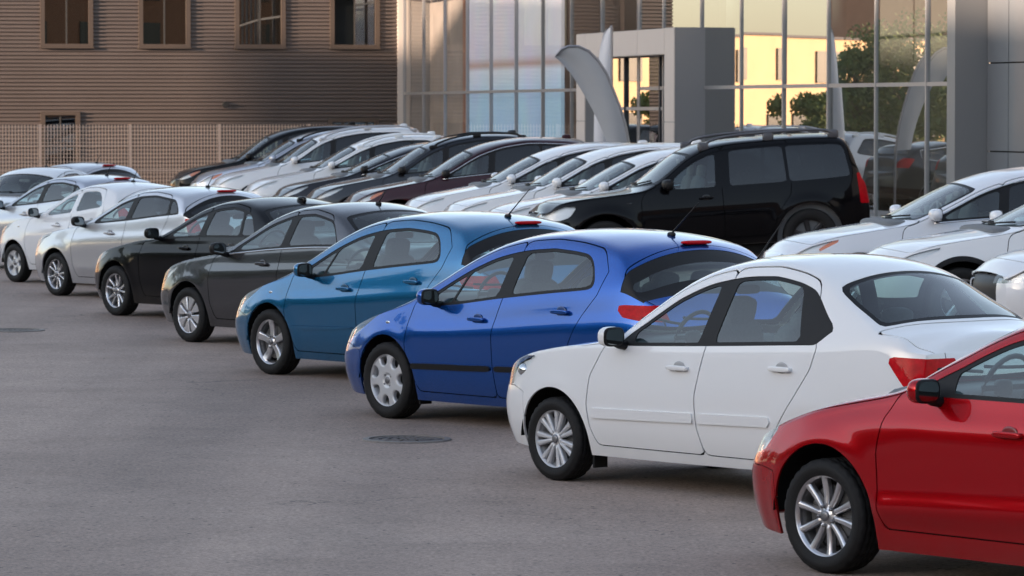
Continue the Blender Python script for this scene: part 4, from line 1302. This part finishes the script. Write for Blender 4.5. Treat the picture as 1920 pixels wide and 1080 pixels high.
# cladding with window openings: build column strips between openings
WPX = [(80, 172, 0), (264, 354, 0), (444, 532, 0), (622, 708, 0)]
def wall_s(px):                                    # distance along the brown wall for an image column
    k = (px - 960) / FPX
    return (CORN[0] - k * CORN[1]) / (k * dW[1] - dW[0])
wins = []
for a, c, _ in WPX:
    s1, s0 = wall_s(a), wall_s(c)
    wins.append((s0, s1, 4.27, 5.95))
lowin = (wall_s(147), wall_s(80), 1.0, 2.45)
lowin2 = (wall_s(706), wall_s(618), 1.0, 2.26)
cuts = sorted(wins + [lowin, lowin2])
edges = sorted({0.0, LW} | {w_[0] for w_ in cuts} | {w_[1] for w_ in cuts})
def strip(s0, s1, za, zb_):
    pts = [(max(za, min(zb_, zz)), d) for zz, d in prof if za - 1e-6 <= zz <= zb_ + 1e-6]
    pts = [(za, 0.0)] + pts + [(zb_, 0.0)]
    Vp, Fp = [], []
    for zz, d in pts:
        for s in (s0, s1):
            p = CORN + dW * s + nW * d
            Vp.append((p[0], p[1], zz))
    for i in range(len(pts) - 1):
        Fp.append((2 * i, 2 * i + 1, 2 * i + 3, 2 * i + 2))
    b.add(Vp, Fp)
for s0, s1 in zip(edges[:-1], edges[1:]):
    mid = (s0 + s1) / 2
    holes = sorted((w_[2], w_[3]) for w_ in cuts if w_[0] - 1e-4 < mid < w_[1] + 1e-4)
    zc = .1
    for za, zb_ in holes:
        strip(s0, s1, zc, za); zc = zb_
    strip(s0, s1, zc, HW)
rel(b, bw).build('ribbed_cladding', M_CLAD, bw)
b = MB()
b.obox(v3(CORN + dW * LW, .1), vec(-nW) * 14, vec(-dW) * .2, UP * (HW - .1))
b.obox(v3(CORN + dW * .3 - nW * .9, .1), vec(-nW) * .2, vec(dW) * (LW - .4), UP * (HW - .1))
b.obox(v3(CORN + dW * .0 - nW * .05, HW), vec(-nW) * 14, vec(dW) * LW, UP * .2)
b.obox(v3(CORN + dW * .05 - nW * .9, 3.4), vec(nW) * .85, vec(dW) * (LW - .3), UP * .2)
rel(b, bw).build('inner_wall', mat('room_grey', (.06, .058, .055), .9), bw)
M_WFR = mat('bronze_frame', (.075, .056, .045), .45, .3)
M_WGL = glass('office_glass', (.30, .33, .33), 1.6, extra=.10)
for i, (s0, s1, za, zb_) in enumerate(wins + [lowin, lowin2]):
    fr = MB()
    o = CORN + nW * -.02
    t_ = .07
    for (sa, sb, z0, z1) in ((s0 - .05, s0 + t_, za - .02, zb_ + .05), (s1 - t_, s1 + .05, za - .02, zb_ + .05), (s0 + t_, s1 - t_, zb_ - t_ + .02, zb_ + .05), (s0 + t_, s1 - t_, za - .02, za + .07)):
        fr.obox(v3(o + dW * sa, z0), vec(dW) * (sb - sa), vec(nW) * .14, UP * (z1 - z0))
    f = rel(fr, bw).build('window', M_WFR, bw)
    sl = MB(); sl.obox(v3(CORN + dW * (s0 - .07), za - .055), vec(dW) * (s1 - s0 + .14), vec(nW) * .19, UP * .033)
    rel(sl, bw).build('sill', M_WFR, f)
    gl = MB()
    for q0, q1 in ((0, .5), (.5, 1)):
        pa = s0 + t_ + (s1 - s0 - 2 * t_) * q0 + .01; pb = s0 + t_ + (s1 - s0 - 2 * t_) * q1 - .01
        if i == 3 and q0 == .5: continue
        g1 = MB(); g1.obox(v3(CORN + dW * pa - nW * .0, za + .07), vec(dW) * (pb - pa), vec(nW) * .012, UP * (zb_ - za - .14))
        rel(g1, bw).build('pane', M_WGL, f)
    mu = MB(); pm_ = (s0 + s1) / 2
    mu.obox(v3(CORN + dW * (pm_ - .02) + nW * .014, za + .07), vec(dW) * .04, vec(nW) * .03, UP * (zb_ - za - .14)); rel(mu, bw).build('mullion', mat('dark_mullion', (.03, .028, .026), .5), f)
# things one sees inside the windows: a blind and a pale door
bl = MB(); bl.obox(v3(CORN + dW * (wins[0][0] + .15) - nW * .25, 4.4), vec(dW) * 1.15, vec(nW) * .03, UP * 1.5); rel(bl, bw).build('blind', mat('blind_cloth', (.34, .33, .30), .9), bw)
bl = MB(); bl.obox(v3(CORN + dW * (lowin[0] + .28) - nW * .2, 1.05), vec(dW) * .4, vec(nW) * .03, UP * 1.3); rel(bl, bw).build('blind', mat('pale_blind', (.55, .62, .72), .8), bw)
vp = MB(); p = CORN + dW * wall_s(422); vp.tube([v3(p, 2.56 + (205 - 196) / 67), v3(p + nW * .16, 2.56 + (205 - 196) / 67 - .02)], .085, 16); rel(vp, bw).build('vent_pipe', mat('vent_dark', (.02, .02, .02), .6), bw)
cn = MB(); cn.obox(v3(CORN + dW * -.25 + nW * .0, .1), vec(dW) * .42, vec(nW) * .12, UP * (HW - .1)); rel(cn, bw).build('corner_post', mat('cream_post', (.50, .45, .41), .6), bw)

# wire fence in front of it
FC = CORN + nW * 4.2
def fence_s(px):
    k = (px - 960) / FPX
    return (FC[0] - k * FC[1]) / (k * dW[1] - dW[0])
M_FEN = mat('tan_fence_steel', (.60, .44, .34), .5, .2)
fz0 = ground_z(*(FC + dW * 6)) 
fe = thing('wire_fence', 'tan welded wire mesh fence with posts before the brown building', 'fence', (FC[0], FC[1], fz0))
posts = [fence_s(x) for x in (742, 580, 412, 245, 76, -92)]
fh = 2.14
for i, s in enumerate(posts):
    b = MB(); b.obox(v3(FC + dW * (s - .03), fz0 - .05), vec(dW) * .07, vec(nW) * .06, UP * (fh - fz0 + .08)); rel(b, fe).build('post', M_FEN, fe)
for s0, s1 in zip(posts[:-1], posts[1:]):
    b = MB()
    n = int((s1 - s0) / .085)
    for k in range(n):
        s = s0 + .06 + (s1 - s0 - .1) * k / n
        b.obox(v3(FC + dW * s + nW * .02, fz0 + .02), vec(dW) * .024, vec(nW) * .012, UP * (fh - fz0))
    z = fz0 + .05
    while z < fh:
        b.obox(v3(FC + dW * (s0 + .04) + nW * .034, z), vec(dW) * (s1 - s0 - .07), vec(nW) * .012, UP * .014)
        z += .10
    for zz in (fz0 + .6, fz0 + 1.25):
        b.obox(v3(FC + dW * (s0 + .04) + nW * .05, zz), vec(dW) * (s1 - s0 - .07), vec(nW) * .02, UP * .028)
    rel(b, fe).build('mesh_panel', M_FEN, fe)['kind'] = 'stuff'

# ------------------------------------------------------------------ glass showroom
gb = thing('showroom_building', 'glass showroom with aluminium mullions and a grey entrance portal', 'building', (BEND[0], BEND[1], GZ - .1))
M_MUL = mat('anodised_mullion', (.30, .30, .31), .4, .5)
M_MULD = mat('dark_gasket', (.03, .035, .045), .4, .3)
M_GL1 = glass('showroom_glass', (.82, .84, .85), 1.35)
M_GL2 = glass('coated_glass', (.34, .40, .40), 1.52, extra=.38)
TRZ, HB = 3.0, 8.2
def facade(org, d, n, stops, gm, tints=None):
    for i in range(len(stops) - 1):
        a, c = stops[i], stops[i + 1]
        for z0, z1 in ((GZ, TRZ), (TRZ, 5.6), (5.6, HB)):
            wob = (random.random() - .5) * .014, (random.random() - .5) * .006
            p = org + d * (a + .02); q = org + d * (c - .02)
            Vp = [v3(p + n * wob[0], z0), v3(q - n * wob[0], z0), v3(q - n * (wob[0] - wob[1]), z1), v3(p + n * (wob[0] + wob[1]), z1)]
            b = MB(); b.add(Vp, [(3, 2, 1, 0)]); rel(b, gb).build('glass_pane', gm, gb)
    for s in stops:
        b = MB(); b.obox(v3(org + d * (s - .03) - n * .05, GZ), vec(d) * .06, vec(n) * .085, UP * (HB - GZ)); rel(b, gb).build('mullion', M_MUL, gb)
    for zz in (GZ, TRZ - .04, 5.6, HB):
        b = MB(); b.obox(v3(org + d * (stops[0] + .036) - n * .05, zz), vec(d) * (stops[-1] - stops[0] - .072), vec(n) * .075, UP * .07); rel(b, gb).build('transom', M_MUL, gb)
facade(E0, dN, nN, [0, 1.12] + [1.12 + 2.36 * k for k in range(1, 7)] + [16.85], M_GL2)
facade(BEND, dF, nF, [.06, 3.4, 6.4] + [9.45 + 2.98 * k for k in range(0, 6)] + [27.2], M_GL1)
# floor slab, ceiling, back wall and columns of the hall
M_HALL = mat('hall_wall', (.42, .38, .35), .8)
hall = MB()
hall.add([v3(E0, GZ - .02), v3(BEND, GZ - .02), v3(CORN, GZ - .02), v3(CORN - nF * 12, GZ - .02), v3(E0 - nN * 12, GZ - .02)], [(0, 4, 3, 2, 1)])
rel(hall, gb).build('hall_floor', mat('hall_tile', (.33, .33, .34), .25), gb)
hall = MB()
hall.add([v3(E0, HB + .09), v3(BEND, HB + .09), v3(CORN, HB + .09), v3(CORN - nF * 12, HB + .09), v3(E0 - nN * 12, HB + .09)], [(0, 1, 2, 3, 4)])
rel(hall, gb).build('roof', mat('hall_ceiling', (.5, .5, .5), .8), gb)
hall = MB()
hall.obox(v3(CORN - nF * 12, GZ), vec(nF) * 11.8, vec(-dF) * .2, UP * (HB - GZ))
hall.obox(v3(CORN - nF * 9, GZ), vec(-dF) * 28, vec(-nF) * .2, UP * (HB - GZ))
hall.obox(v3(E0 - nN * 9, GZ), vec(dN) * 17, vec(-nN) * .2, UP * (HB - GZ))
rel(hall, gb).build('hall_wall', M_HALL, gb)
for s in (3.5, 9.5, 15.5):
    b = MB(); p = E0 + dN * s - nN * 1.6; b.tube([v3(p, GZ), v3(p, HB)], .16, 16); rel(b, gb).build('column', mat('white_column', (.6, .6, .6), .6), gb)
# pale display screens standing just behind the far glazing
M_POST = bpy.data.materials.new('display_print'); M_POST.use_nodes = True
t = M_POST.node_tree; b_ = t.nodes['Principled BSDF']; b_.inputs['Roughness'].default_value = .6
tc = t.nodes.new('ShaderNodeTexCoord'); sx = t.nodes.new('ShaderNodeSeparateXYZ'); t.links.new(tc.outputs['Object'], sx.inputs[0])
rp = t.nodes.new('ShaderNodeValToRGB'); mr = t.nodes.new('ShaderNodeMapRange'); mr.inputs[1].default_value = 0; mr.inputs[2].default_value = 6.0
t.links.new(sx.outputs[2], mr.inputs[0]); t.links.new(mr.outputs[0], rp.inputs[0])
els = rp.color_ramp.elements
while len(els) < 6: els.new(.5)
for e, (p_, c_) in zip(els, [(0, (.30, .45, .62)), (.40, (.36, .55, .72)), (.52, (.60, .66, .74)), (.545, (.42, .30, .26)), (.58, (.58, .57, .64)), (1, (.62, .61, .68))]):
    e.position = p_; e.color = (*c_, 1)
ns_ = t.nodes.new('ShaderNodeTexNoise'); ns_.inputs['Scale'].default_value = .5; ns_.inputs['Detail'].default_value = 3; t.links.new(tc.outputs['Object'], ns_.inputs['Vector'])
mx = t.nodes.new('ShaderNodeMix'); mx.data_type = 'RGBA'; mx.blend_type = 'MULTIPLY'; mx.inputs[0].default_value = .5
t.links.new(rp.outputs[0], mx.inputs[6]); t.links.new(ns_.outputs['Color'], mx.inputs[7]); t.links.new(mx.outputs[2], b_.inputs['Base Color']); t.links.new(rp.outputs[0], b_.inputs['Emission Color']); b_.inputs['Emission Strength'].default_value = .16   # a backlit display
ps = thing('display_wall', 'pale blue and lilac printed display wall behind the far glazing', 'display', tuple(v3(BEND + dF * 10 - nF * .5, GZ)))
b = MB(); b.obox(v3(BEND + dF * 9.7 - nF * .5, GZ), vec(dF) * 11.2, vec(-nF) * .08, UP * 6.6); rel(b, ps).build('printed_panel', M_POST, ps)
b = MB(); b.obox(v3(BEND + dF * 20.9 - nF * .46, GZ), vec(dF) * .35, vec(-nF) * .2, UP * 6.8); rel(b, ps).build('side_frame', mat('copper_panel', (.36, .18, .12), .5), ps)
b = MB(); b.obox(v3(BEND + dF * 21.3 - nF * .7, GZ), vec(dF) * 5.8, vec(-nF) * .08, UP * 6.6); rel(b, ps).build('curtain', mat('beige_curtain', (.36, .31, .28), .8, noise=.25, nscale=1.5), ps)

# entrance portal
M_ALU = mat('portal_panel', (.25, .25, .26), .45, .1)
pa = R(14.0); dP = np.array([-math.sin(pa), math.cos(pa)]); nP = np.array([-math.cos(pa), -math.sin(pa)])
PF = E0 + dN * 12.75 + nN * .62
ph, pl_, dep = 4.2, 7.6, 1.3
back = -nP
def pbox(s0, s1, z0, z1, nm, d0=0.0, d1=None):
    b = MB(); b.obox(v3(PF + dP * s0 + back * d0, z0), vec(dP) * (s1 - s0), vec(back) * ((d1 or dep) - d0), UP * (z1 - z0)); return rel(b, gb).build(nm, M_ALU, gb)
M_FAS_LIT = mat('portal_front_lit', (.50, .455, .43), .5, .05, noise=.03, nscale=2)  # paler, warmer copy of the portal panel: sky glow on its front painted in
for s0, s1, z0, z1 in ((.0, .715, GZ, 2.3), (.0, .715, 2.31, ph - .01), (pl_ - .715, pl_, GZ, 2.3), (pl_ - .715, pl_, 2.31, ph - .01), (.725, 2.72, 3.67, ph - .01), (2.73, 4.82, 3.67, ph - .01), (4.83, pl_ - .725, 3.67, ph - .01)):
    b = MB(); b.obox(v3(PF + dP * (s0 + .004) + nP * .004, z0 + .004), vec(dP) * (s1 - s0 - .008), vec(nP) * .02, UP * (z1 - z0 - .008)); rel(b, gb).build('lit_front_panel', M_FAS_LIT, gb)
pbox(0, .72, GZ, ph, 'portal_jamb'); pbox(pl_ - .72, pl_, GZ, ph, 'portal_jamb'); pbox(.724, pl_ - .724, 3.66, ph - .004, 'portal_lintel')
def dd(s): return .74 - .078 * s                     # the glazed screen stands slightly skew inside the portal
for s0, s1 in ((.74, 2.8), (2.8, 4.9), (4.9, 6.86)):
    for z0, z1 in ((GZ, 2.55), (2.6, 3.64)):
        pa_, pb_ = PF + dP * (s0 + .04) + back * dd(s0), PF + dP * (s1 - .04) + back * dd(s1)
        b = MB(); b.add([v3(pa_, z0), v3(pb_, z0), v3(pb_, z1), v3(pa_, z1)], [(3, 2, 1, 0)]); rel(b, gb).build('door_pane', M_GL2, gb)
    b = MB(); b.obox(v3(PF + dP * (s0 - .04) + back * (dd(s0) - .05), GZ), vec(dP) * .08, vec(back) * .1, UP * (3.66 - GZ)); rel(b, gb).build('door_post', M_MULD, gb)
    p = PF + dP * (s0 + .04) + back * (dd(s0) - .03); q = PF + dP * (s1 - .04) + back * (dd(s1) - .03)
    b = MB(); b.obox(v3(p, 2.54), v3(q, 2.54) - v3(p, 2.54), vec(back) * .06, UP * .07); rel(b, gb).build('door_rail', M_MUL, gb)
# near end: grey return and panelled wall set back
M_RET = mat('dark_return', (.20, .205, .21), .5, .2)
b = MB(); b.obox(v3(E0 + dN * -.04 + nN * .12, GZ - .3), vec(-nN) * .62, vec(dN) * -.35, UP * (HB + .4)); rel(b, gb).build('end_return', M_RET, gb)
M_PAN = mat('aluminium_panel', (.17, .185, .205), .35, .3, noise=.05, nscale=2)
WO = E0 - nN * .46 - dN * .40
b = MB(); b.obox(v3(WO - nN * .06, GZ - .3), vec(-dN) * 30, vec(-nN) * .2, UP * (HB)); rel(b, gb).build('side_wall', M_SEAM, gb)
zz = [GZ - .3, 1.85, 3.34, 4.83, 6.32, 7.8]
ss = [0, .9, 4.0, 7.1, 10.2, 13.3, 16.4, 19.5, 22.6]
for i in range(len(ss) - 1):
    for j in range(len(zz) - 1):
        b = MB(); b.obox(v3(WO - dN * (ss[i] + .012), zz[j] + .012), vec(-dN) * (ss[i + 1] - ss[i] - .024), vec(-nN) * .055, UP * (zz[j + 1] - zz[j] - .024)); rel(b, gb).build('wall_panel', M_PAN, gb)
for d0, d1, hh in ((0, 31, .13),):
    b = MB(); p = E0 + nN * 1.7 + dN * -14
    b.obox(v3(p, GZ - .25), vec(dN) * 28, vec(-nN) * 2.2, UP * .50)
    tag(link('pavement', b.mesh('pavement'), None, mat('paving_concrete', (.34, .33, .32), .85, noise=.15, nscale=6)), kind='structure')

# ------------------------------------------------------------------ feather flags
def feather(px_base, left, right, label, m, Y):
    """cloth between two traced edges, hung in its own plane facing the lane"""
    def w_(px, py):
        d = ray(px, py); return np.array([0, 0, CAMH]) + d * (Y / d[1])
    bx = w_(*px_base)[0]; g0 = ground_z(bx, Y)
    root = thing('feather_flag', label, 'flag', (bx, Y, g0), group='feather flags by the showroom entrance')
    n, k = 28, 8
    tl = np.linspace(0, 1, len(left)); tr = np.linspace(0, 1, len(right)); t_ = np.linspace(0, 1, n)
    Lx, Ly = np.interp(t_, tl, [p[0] for p in left]), np.interp(t_, tl, [p[1] for p in left])
    Rx, Ry = np.interp(t_, tr, [p[0] for p in right]), np.interp(t_, tr, [p[1] for p in right])
    Vp, Fp = [], []
    for sd in (0, 1):
        for i in range(n):
            for j in range(k + 1):
                q = j / k
                p = w_(Lx[i] + (Rx[i] - Lx[i]) * q, Ly[i] + (Ry[i] - Ly[i]) * q)
                p = p + np.array([0, .10 * math.sin(q * 3.0 + i * .11) * (1 - q) + .004 * sd, 0])
                Vp.append(tuple(p))
    for sd in (0, 1):
        for i in range(n - 1):
            for j in range(k):
                a = sd * n * (k + 1) + i * (k + 1) + j
                f = (a, a + 1, a + k + 2, a + k + 1)
                Fp.append(f if sd == 0 else f[::-1])
    b = MB(); b.add(Vp, Fp); rel(b, root).build('banner', m, root, True)
    b = MB(); b.tube([(bx, Y, g0 + .02)] + [w_(*p) for p in right[::-1]], [.026] * (len(right)) + [.014], 8); rel(b, root).build('pole', mat('flag_pole', (.25, .25, .27), .4, .5), root)
    b = MB(); b.box((bx, Y, g0 + .03), (.7, .5, .06)); rel(b, root).build('base_plate', M_TRIM, root)
M_FG = mat('grey_flag_cloth', (.36, .37, .39), .8, noise=.06, nscale=3)
M_FW = mat('white_flag_cloth', (.60, .60, .63), .8, noise=.05, nscale=3)
feather((1184, 330), [(1040, 106), (1056, 121), (1074, 143), (1092, 172), (1108, 200), (1122, 228), (1134, 256), (1143, 282)], [(1042, 104), (1052, 93), (1066, 87), (1085, 87), (1104, 96), (1122, 114), (1138, 139), (1150, 169), (1162, 199), (1172, 231), (1178, 261), (1182, 284)], 'leaning grey feather flag beside the showroom entrance', M_FG, 76.0)
feather((1148, 330), [(1144, 50), (1137, 54), (1131, 64), (1126, 85), (1121, 120), (1117, 170), (1114, 220), (1113, 280)], [(1145, 48), (1146, 49), (1147, 54), (1147, 62), (1147, 80), (1147, 110), (1147, 140), (1147, 180), (1147, 220), (1147, 282)], 'slim white feather flag standing behind the grey one', M_FW, 78.5)
# ------------------------------------------------------------------ back row: noses to the lane, tails to the showroom
HA = R(8.0)
HEAD2 = (-math.cos(HA), -math.sin(HA))
BG = 'cars of the back row facing the lane'
def back(sp, t, label, name='crossover', cat='car', u=0.0):
    n = row_pt(t, u)
    hp = n + RU * abs(sp['nose'] - .05)
    hr = hp + np.array([math.cos(HA), math.sin(HA)]) * sp['wb']
    z = ground_z(*hp)
    pt = math.atan((ground_z(*hr) - z) / sp['wb'])
    return make_car(sp, name=name, label=label, cat=cat, hub=(hp[0], hp[1], z + sp['r'] * math.cos(pt)), heading=HEAD2, pitch=pt, group=BG)
rail_s = mat('rail_silver', (.45, .45, .47), .35, .7)
back(offroad(BLACK), 0.0, 'boxy black off-roader with roof rails and flared wheel arches', 'off_roader', u=.12).scale = (1.05, 1.05, 1.05)
back(cross(WHITE2, 1.70, .02, .3, mirror='paint', chrome_dlo=True, cb0=.85), 3.0, 'white crossover with a large white mirror beside the black off-roader', u=-.05)
back(cross(WHITE, 1.71, .02, .25, chrome_dlo=True, cb0=.85), 6.1, 'white crossover with a chrome window line between two white crossovers')
back(cross(WHITE2, 1.69, .04, .2, chrome_dlo=True, cb0=.85), 9.2, 'white crossover with chrome window line beside the dark maroon crossover')
back(cross(MAROON, 1.72, .02, .15, chrome_dlo=True, cb0=.85, mirror='black', amber=[(-.42, .80), (-.18, .96), (-.30, .95), (-.5, .85)]), 14.2, 'dark maroon crossover with chrome window outline')
back(cross(CHAR, 1.76, 0, .05, mirror='black', rails=(1.5, 3.3, .05, M_TRIM)), 18.0, 'charcoal crossover with black roof rails')
back(cross(DKBLUE, 1.58, .06, 0, hood=-.04, chrome_dlo=True, cb0=.85, mirror='black'), 21.6, 'low inky black crossover with a bright chrome window arch')
back(cross(WHITE, 1.70, .0, 0, rails=(1.5, 3.2, .05, WHITE)), 25.0, 'white crossover with white roof rails beside the low inky one')
back(cross(WHITE2, 1.82, .0, .3, hood=.05, rails=(1.5, 3.6, .05, rail_s)), 29.2, 'tall white sport utility with silver roof rails', 'sport_utility')
back(cross(SILVB, 1.78, .0, .1, hood=.05, rails=(1.5, 3.4, .05, M_TRIM), amber=[(-.42, .86), (-.14, 1.02), (-.30, 1.0), (-.5, .9)]), 31.9, 'blue-silver sport utility with amber turn lamps', 'sport_utility')
back(cross(BLACK, 1.84, .0, .3, hood=.06, mirror='black', amber=[(-.42, .88), (-.16, 1.03), (-.30, 1.02), (-.5, .92)]), 35.0, 'black sport utility at the end of the row before the wire fence', 'sport_utility')
back(cross(WHITE3, 1.69, .06, .1, amber=[(-.40, .80), (-.10, .96), (-.26, .95), (-.46, .85)], chrome_dlo=True, cb0=.9, ds=.04), -11.7, 'cool white crossover with amber lamp corners behind the white sedan', u=.0)
back(cross(WHITE, 1.66, .04, 0, ds=.04, clad=.42), -14.6, 'white crossover with grey lower cladding and black wipers beside the cool white one', u=.2)
back(cross(WHITE2, 1.62, .04, 0, ds=.03, head=[(-.90, .70), (-.62, .72), (-.42, .78), (-.16, .95), (-.42, .94), (-.90, .87)], head_h=.44, lamp_mat=mat('dark_chrome', (.30, .31, .33), .2, .9, bump=.4, bscale=30), bulb=(-.5, .83), grille=(.46, .84, .52)), -17.9, 'white crossover with a mesh grille and clear headlamps at the row end', u=.35)

# far end of the front row
kp = at_z(25, 493, .285)
stp = np.array([-1.22, 5.35, 0])
A2 = dict(SILV_H); A2.update(paint=SILVB, hi=False, ds=.05, priv=False)
make_car(A2, name='hatchback', label='blue-silver hatchback beside the small white hatchback', cat='car', hub=kp + stp + np.array([0, 0, .013]), heading=HEAD1, group=FG)
A3 = dict(SMALL_W); A3.update(paint=WHITE, hi=False, ds=.05, trim_mat=None, priv=True)
make_car(A3, name='hatchback', label='white hatchback with a dark windscreen turned towards the lane', cat='car', hub=kp + np.array([-1.15, 12.2, 0]), heading=(-.35, -.93), group=FG)
A4 = dict(SILV_H); A4.update(paint=SILVER, hi=False, ds=.06)
make_car(A4, name='hatchback', label='pale silver car farthest along the front row before the fence', cat='car', hub=kp + np.array([-2.9, 20.0, .013]), heading=HEAD1, group=FG)

# ------------------------------------------------------------------ the street around, seen in the glass and the paint, plus unseen light blockers added
def block(name, label, c, d, rz, m, wm, nx, nz):
    root = thing(name, label, 'building', (c[0], c[1], 0), (0, 0, rz))
    b = MB(); b.box((0, 0, d[2] / 2), d); b.build('wall', m, root)
    b = MB(); b.box((0, 0, d[2] + .06), (d[0] + .3, d[1] + .3, .12)); b.build('roof', mat('roof_felt', (.12, .11, .11), .9), root)
    me = None
    for sy in (-1, 1):
        for i in range(nx):
            for j in range(nz):
                x = -d[0] / 2 + d[0] * (i + .5) / nx; z = d[2] * (j + .55) / nz
                if me is None:
                    k = MB(); k.box((0, 0, 0), (d[0] / nx * .42, .12, d[2] / nz * .5)); me = k.mesh('window'); me.materials.append(wm)
                link('window', me, root, None, (x, sy * (d[1] / 2 + .03), z))
    return root
M_BRK = mat('orange_brick', (.42, .20, .11), .85, noise=.15, nscale=2)
M_PLS = mat('ochre_plaster', (.62, .42, .24), .9, noise=.1, nscale=1)
M_DW = mat('dark_pane', (.05, .055, .06), .1)
block('apartment_block', 'tall unseen brick block added to darken surfaces facing it', (30, -48), (70, 14, 24), R(-12), M_BRK, M_DW, 16, 8)  # unseen block added as a light blocker; darkens surfaces turned towards it
block('apartment_block', 'plain unseen grey block added to darken back row reflections', (-38, -40), (56, 14, 15), R(4), mat('grey_render', (.22, .21, .20), .9, noise=.1, nscale=1), M_DW, 12, 5)  # unseen block, put in to darken what the back row reflects
block('warehouse', 'long low ochre warehouse beyond the brown building', (-56, 172), (96, 14, 6.0), R(-18), M_PLS, M_DW, 22, 2)
block('apartment_block', 'orange brick tower across the street beyond the lot', (-107, 198), (24, 14, 30), R(-14), M_BRK, M_DW, 7, 9)
block('warehouse', 'long unseen grey shed added to keep the sun off the lot', (-70, 14), (112, 14, 15.5), R(90), mat('shed_grey', (.3, .3, .29), .8), M_DW, 10, 2)  # added out of view, height and length set to block the low sun

def tree(x, y, h, seed, label, nl=70, ls=1.0):
    rnd = random.Random(seed)
    root = thing('tree', label, 'tree', (x, y, 0), group='trees along the street')
    b = MB(); b.tube([(0, 0, 0), (.1, 0, h * .25), (.05, .1, h * .5), (.1, .1, h * .8)], [.22, .17, .12, .04], 8)
    for k in range(6):
        a = rnd.random() * 6.28; z0 = h * (.3 + .08 * k)
        b.tube([(.05, .05, z0), (math.cos(a) * h * .14, math.sin(a) * h * .14, z0 + h * .12), (math.cos(a) * h * .22, math.sin(a) * h * .22, z0 + h * .2)], [.08, .05, .02], 6)
    b.build('trunk', mat('bark', (.10, .075, .055), .9), root)
    V, F = [], []
    cl = [(rnd.gauss(0, h * .19), rnd.gauss(0, h * .19), h * (.28 + .68 * rnd.random()), h * (.08 + .09 * rnd.random())) for _ in range(34)]
    for cx, cy_, cz, rr in cl:
        for _ in range(nl):
            d = Vector((rnd.gauss(0, 1), rnd.gauss(0, 1), rnd.gauss(0, .8))).normalized() * rr * rnd.random() ** .4
            p = Vector((cx, cy_, cz)) + d
            u = Vector((rnd.gauss(0, 1), rnd.gauss(0, 1), rnd.gauss(0, 1))).normalized(); v = u.orthogonal().normalized()
            s = (.22 + .25 * rnd.random()) * ls; o = len(V)
            V += [p - u * s, p + v * s * .6, p + u * s, p - v * s * .6]; F.append((o, o + 1, o + 2, o + 3))
    link('crown', mesh('crown', V, F), root, mat('leaves', (.10, .13, .03), .7, noise=.5, nscale=1.2))
spots = [(-49.5, 136.5, 5.4), (-49.3, 139.4, 6.0), (-49.0, 142.2, 4.9), (-52, 146.5, 3.6), (-54, 152, 3.2)]
rt = random.Random(3)
spots += [(-46 + rt.uniform(-4, 4), -60 + 6.4 * k + rt.uniform(-2, 2), rt.uniform(8.5, 12.0)) for k in range(21)]  # unseen belt, its reach set to shade the lot and darken paint reflections
for i, (x, y, h) in enumerate(spots):
    tree(x, y, h, i, 'broadleaf street tree beyond the lot in the evening sun', *((260, .26) if i < 5 else ()))

# utility poles and wires along the street
M_POLE = mat('pole_wood', (.20, .16, .12), .9)
PL = [(-30, 150), (-56, 122), (-80, 96)]
for k, (x, y) in enumerate(PL):
    pr = thing('utility_pole', ['wooden utility pole beyond the brown building', 'wooden utility pole by the warehouse', 'wooden utility pole by the grey shed'][k], 'pole', (x, y, 0), group='utility poles along the street')
    b = MB(); b.tube([(0, 0, 0), (0, 0, 9.0)], [.16, .11], 10); b.build('shaft', M_POLE, pr)
    b = MB(); b.box((0, 0, 8.6), (1.8, .12, .12), R(45)); b.build('crossarm', M_POLE, pr)
    if k < 2:
        x2, y2 = PL[k + 1]
        for q in (-.7, 0, .7):
            p = [((x2 - x) * t + q * .7, (y2 - y) * t + q * .7, 8.7 - 1.2 * t * (1 - t) * 4 * .3) for t in np.linspace(0, 1, 9)]
            b = MB(); b.tube(p, .025, 5); b.build('wire', M_TRIM, pr)
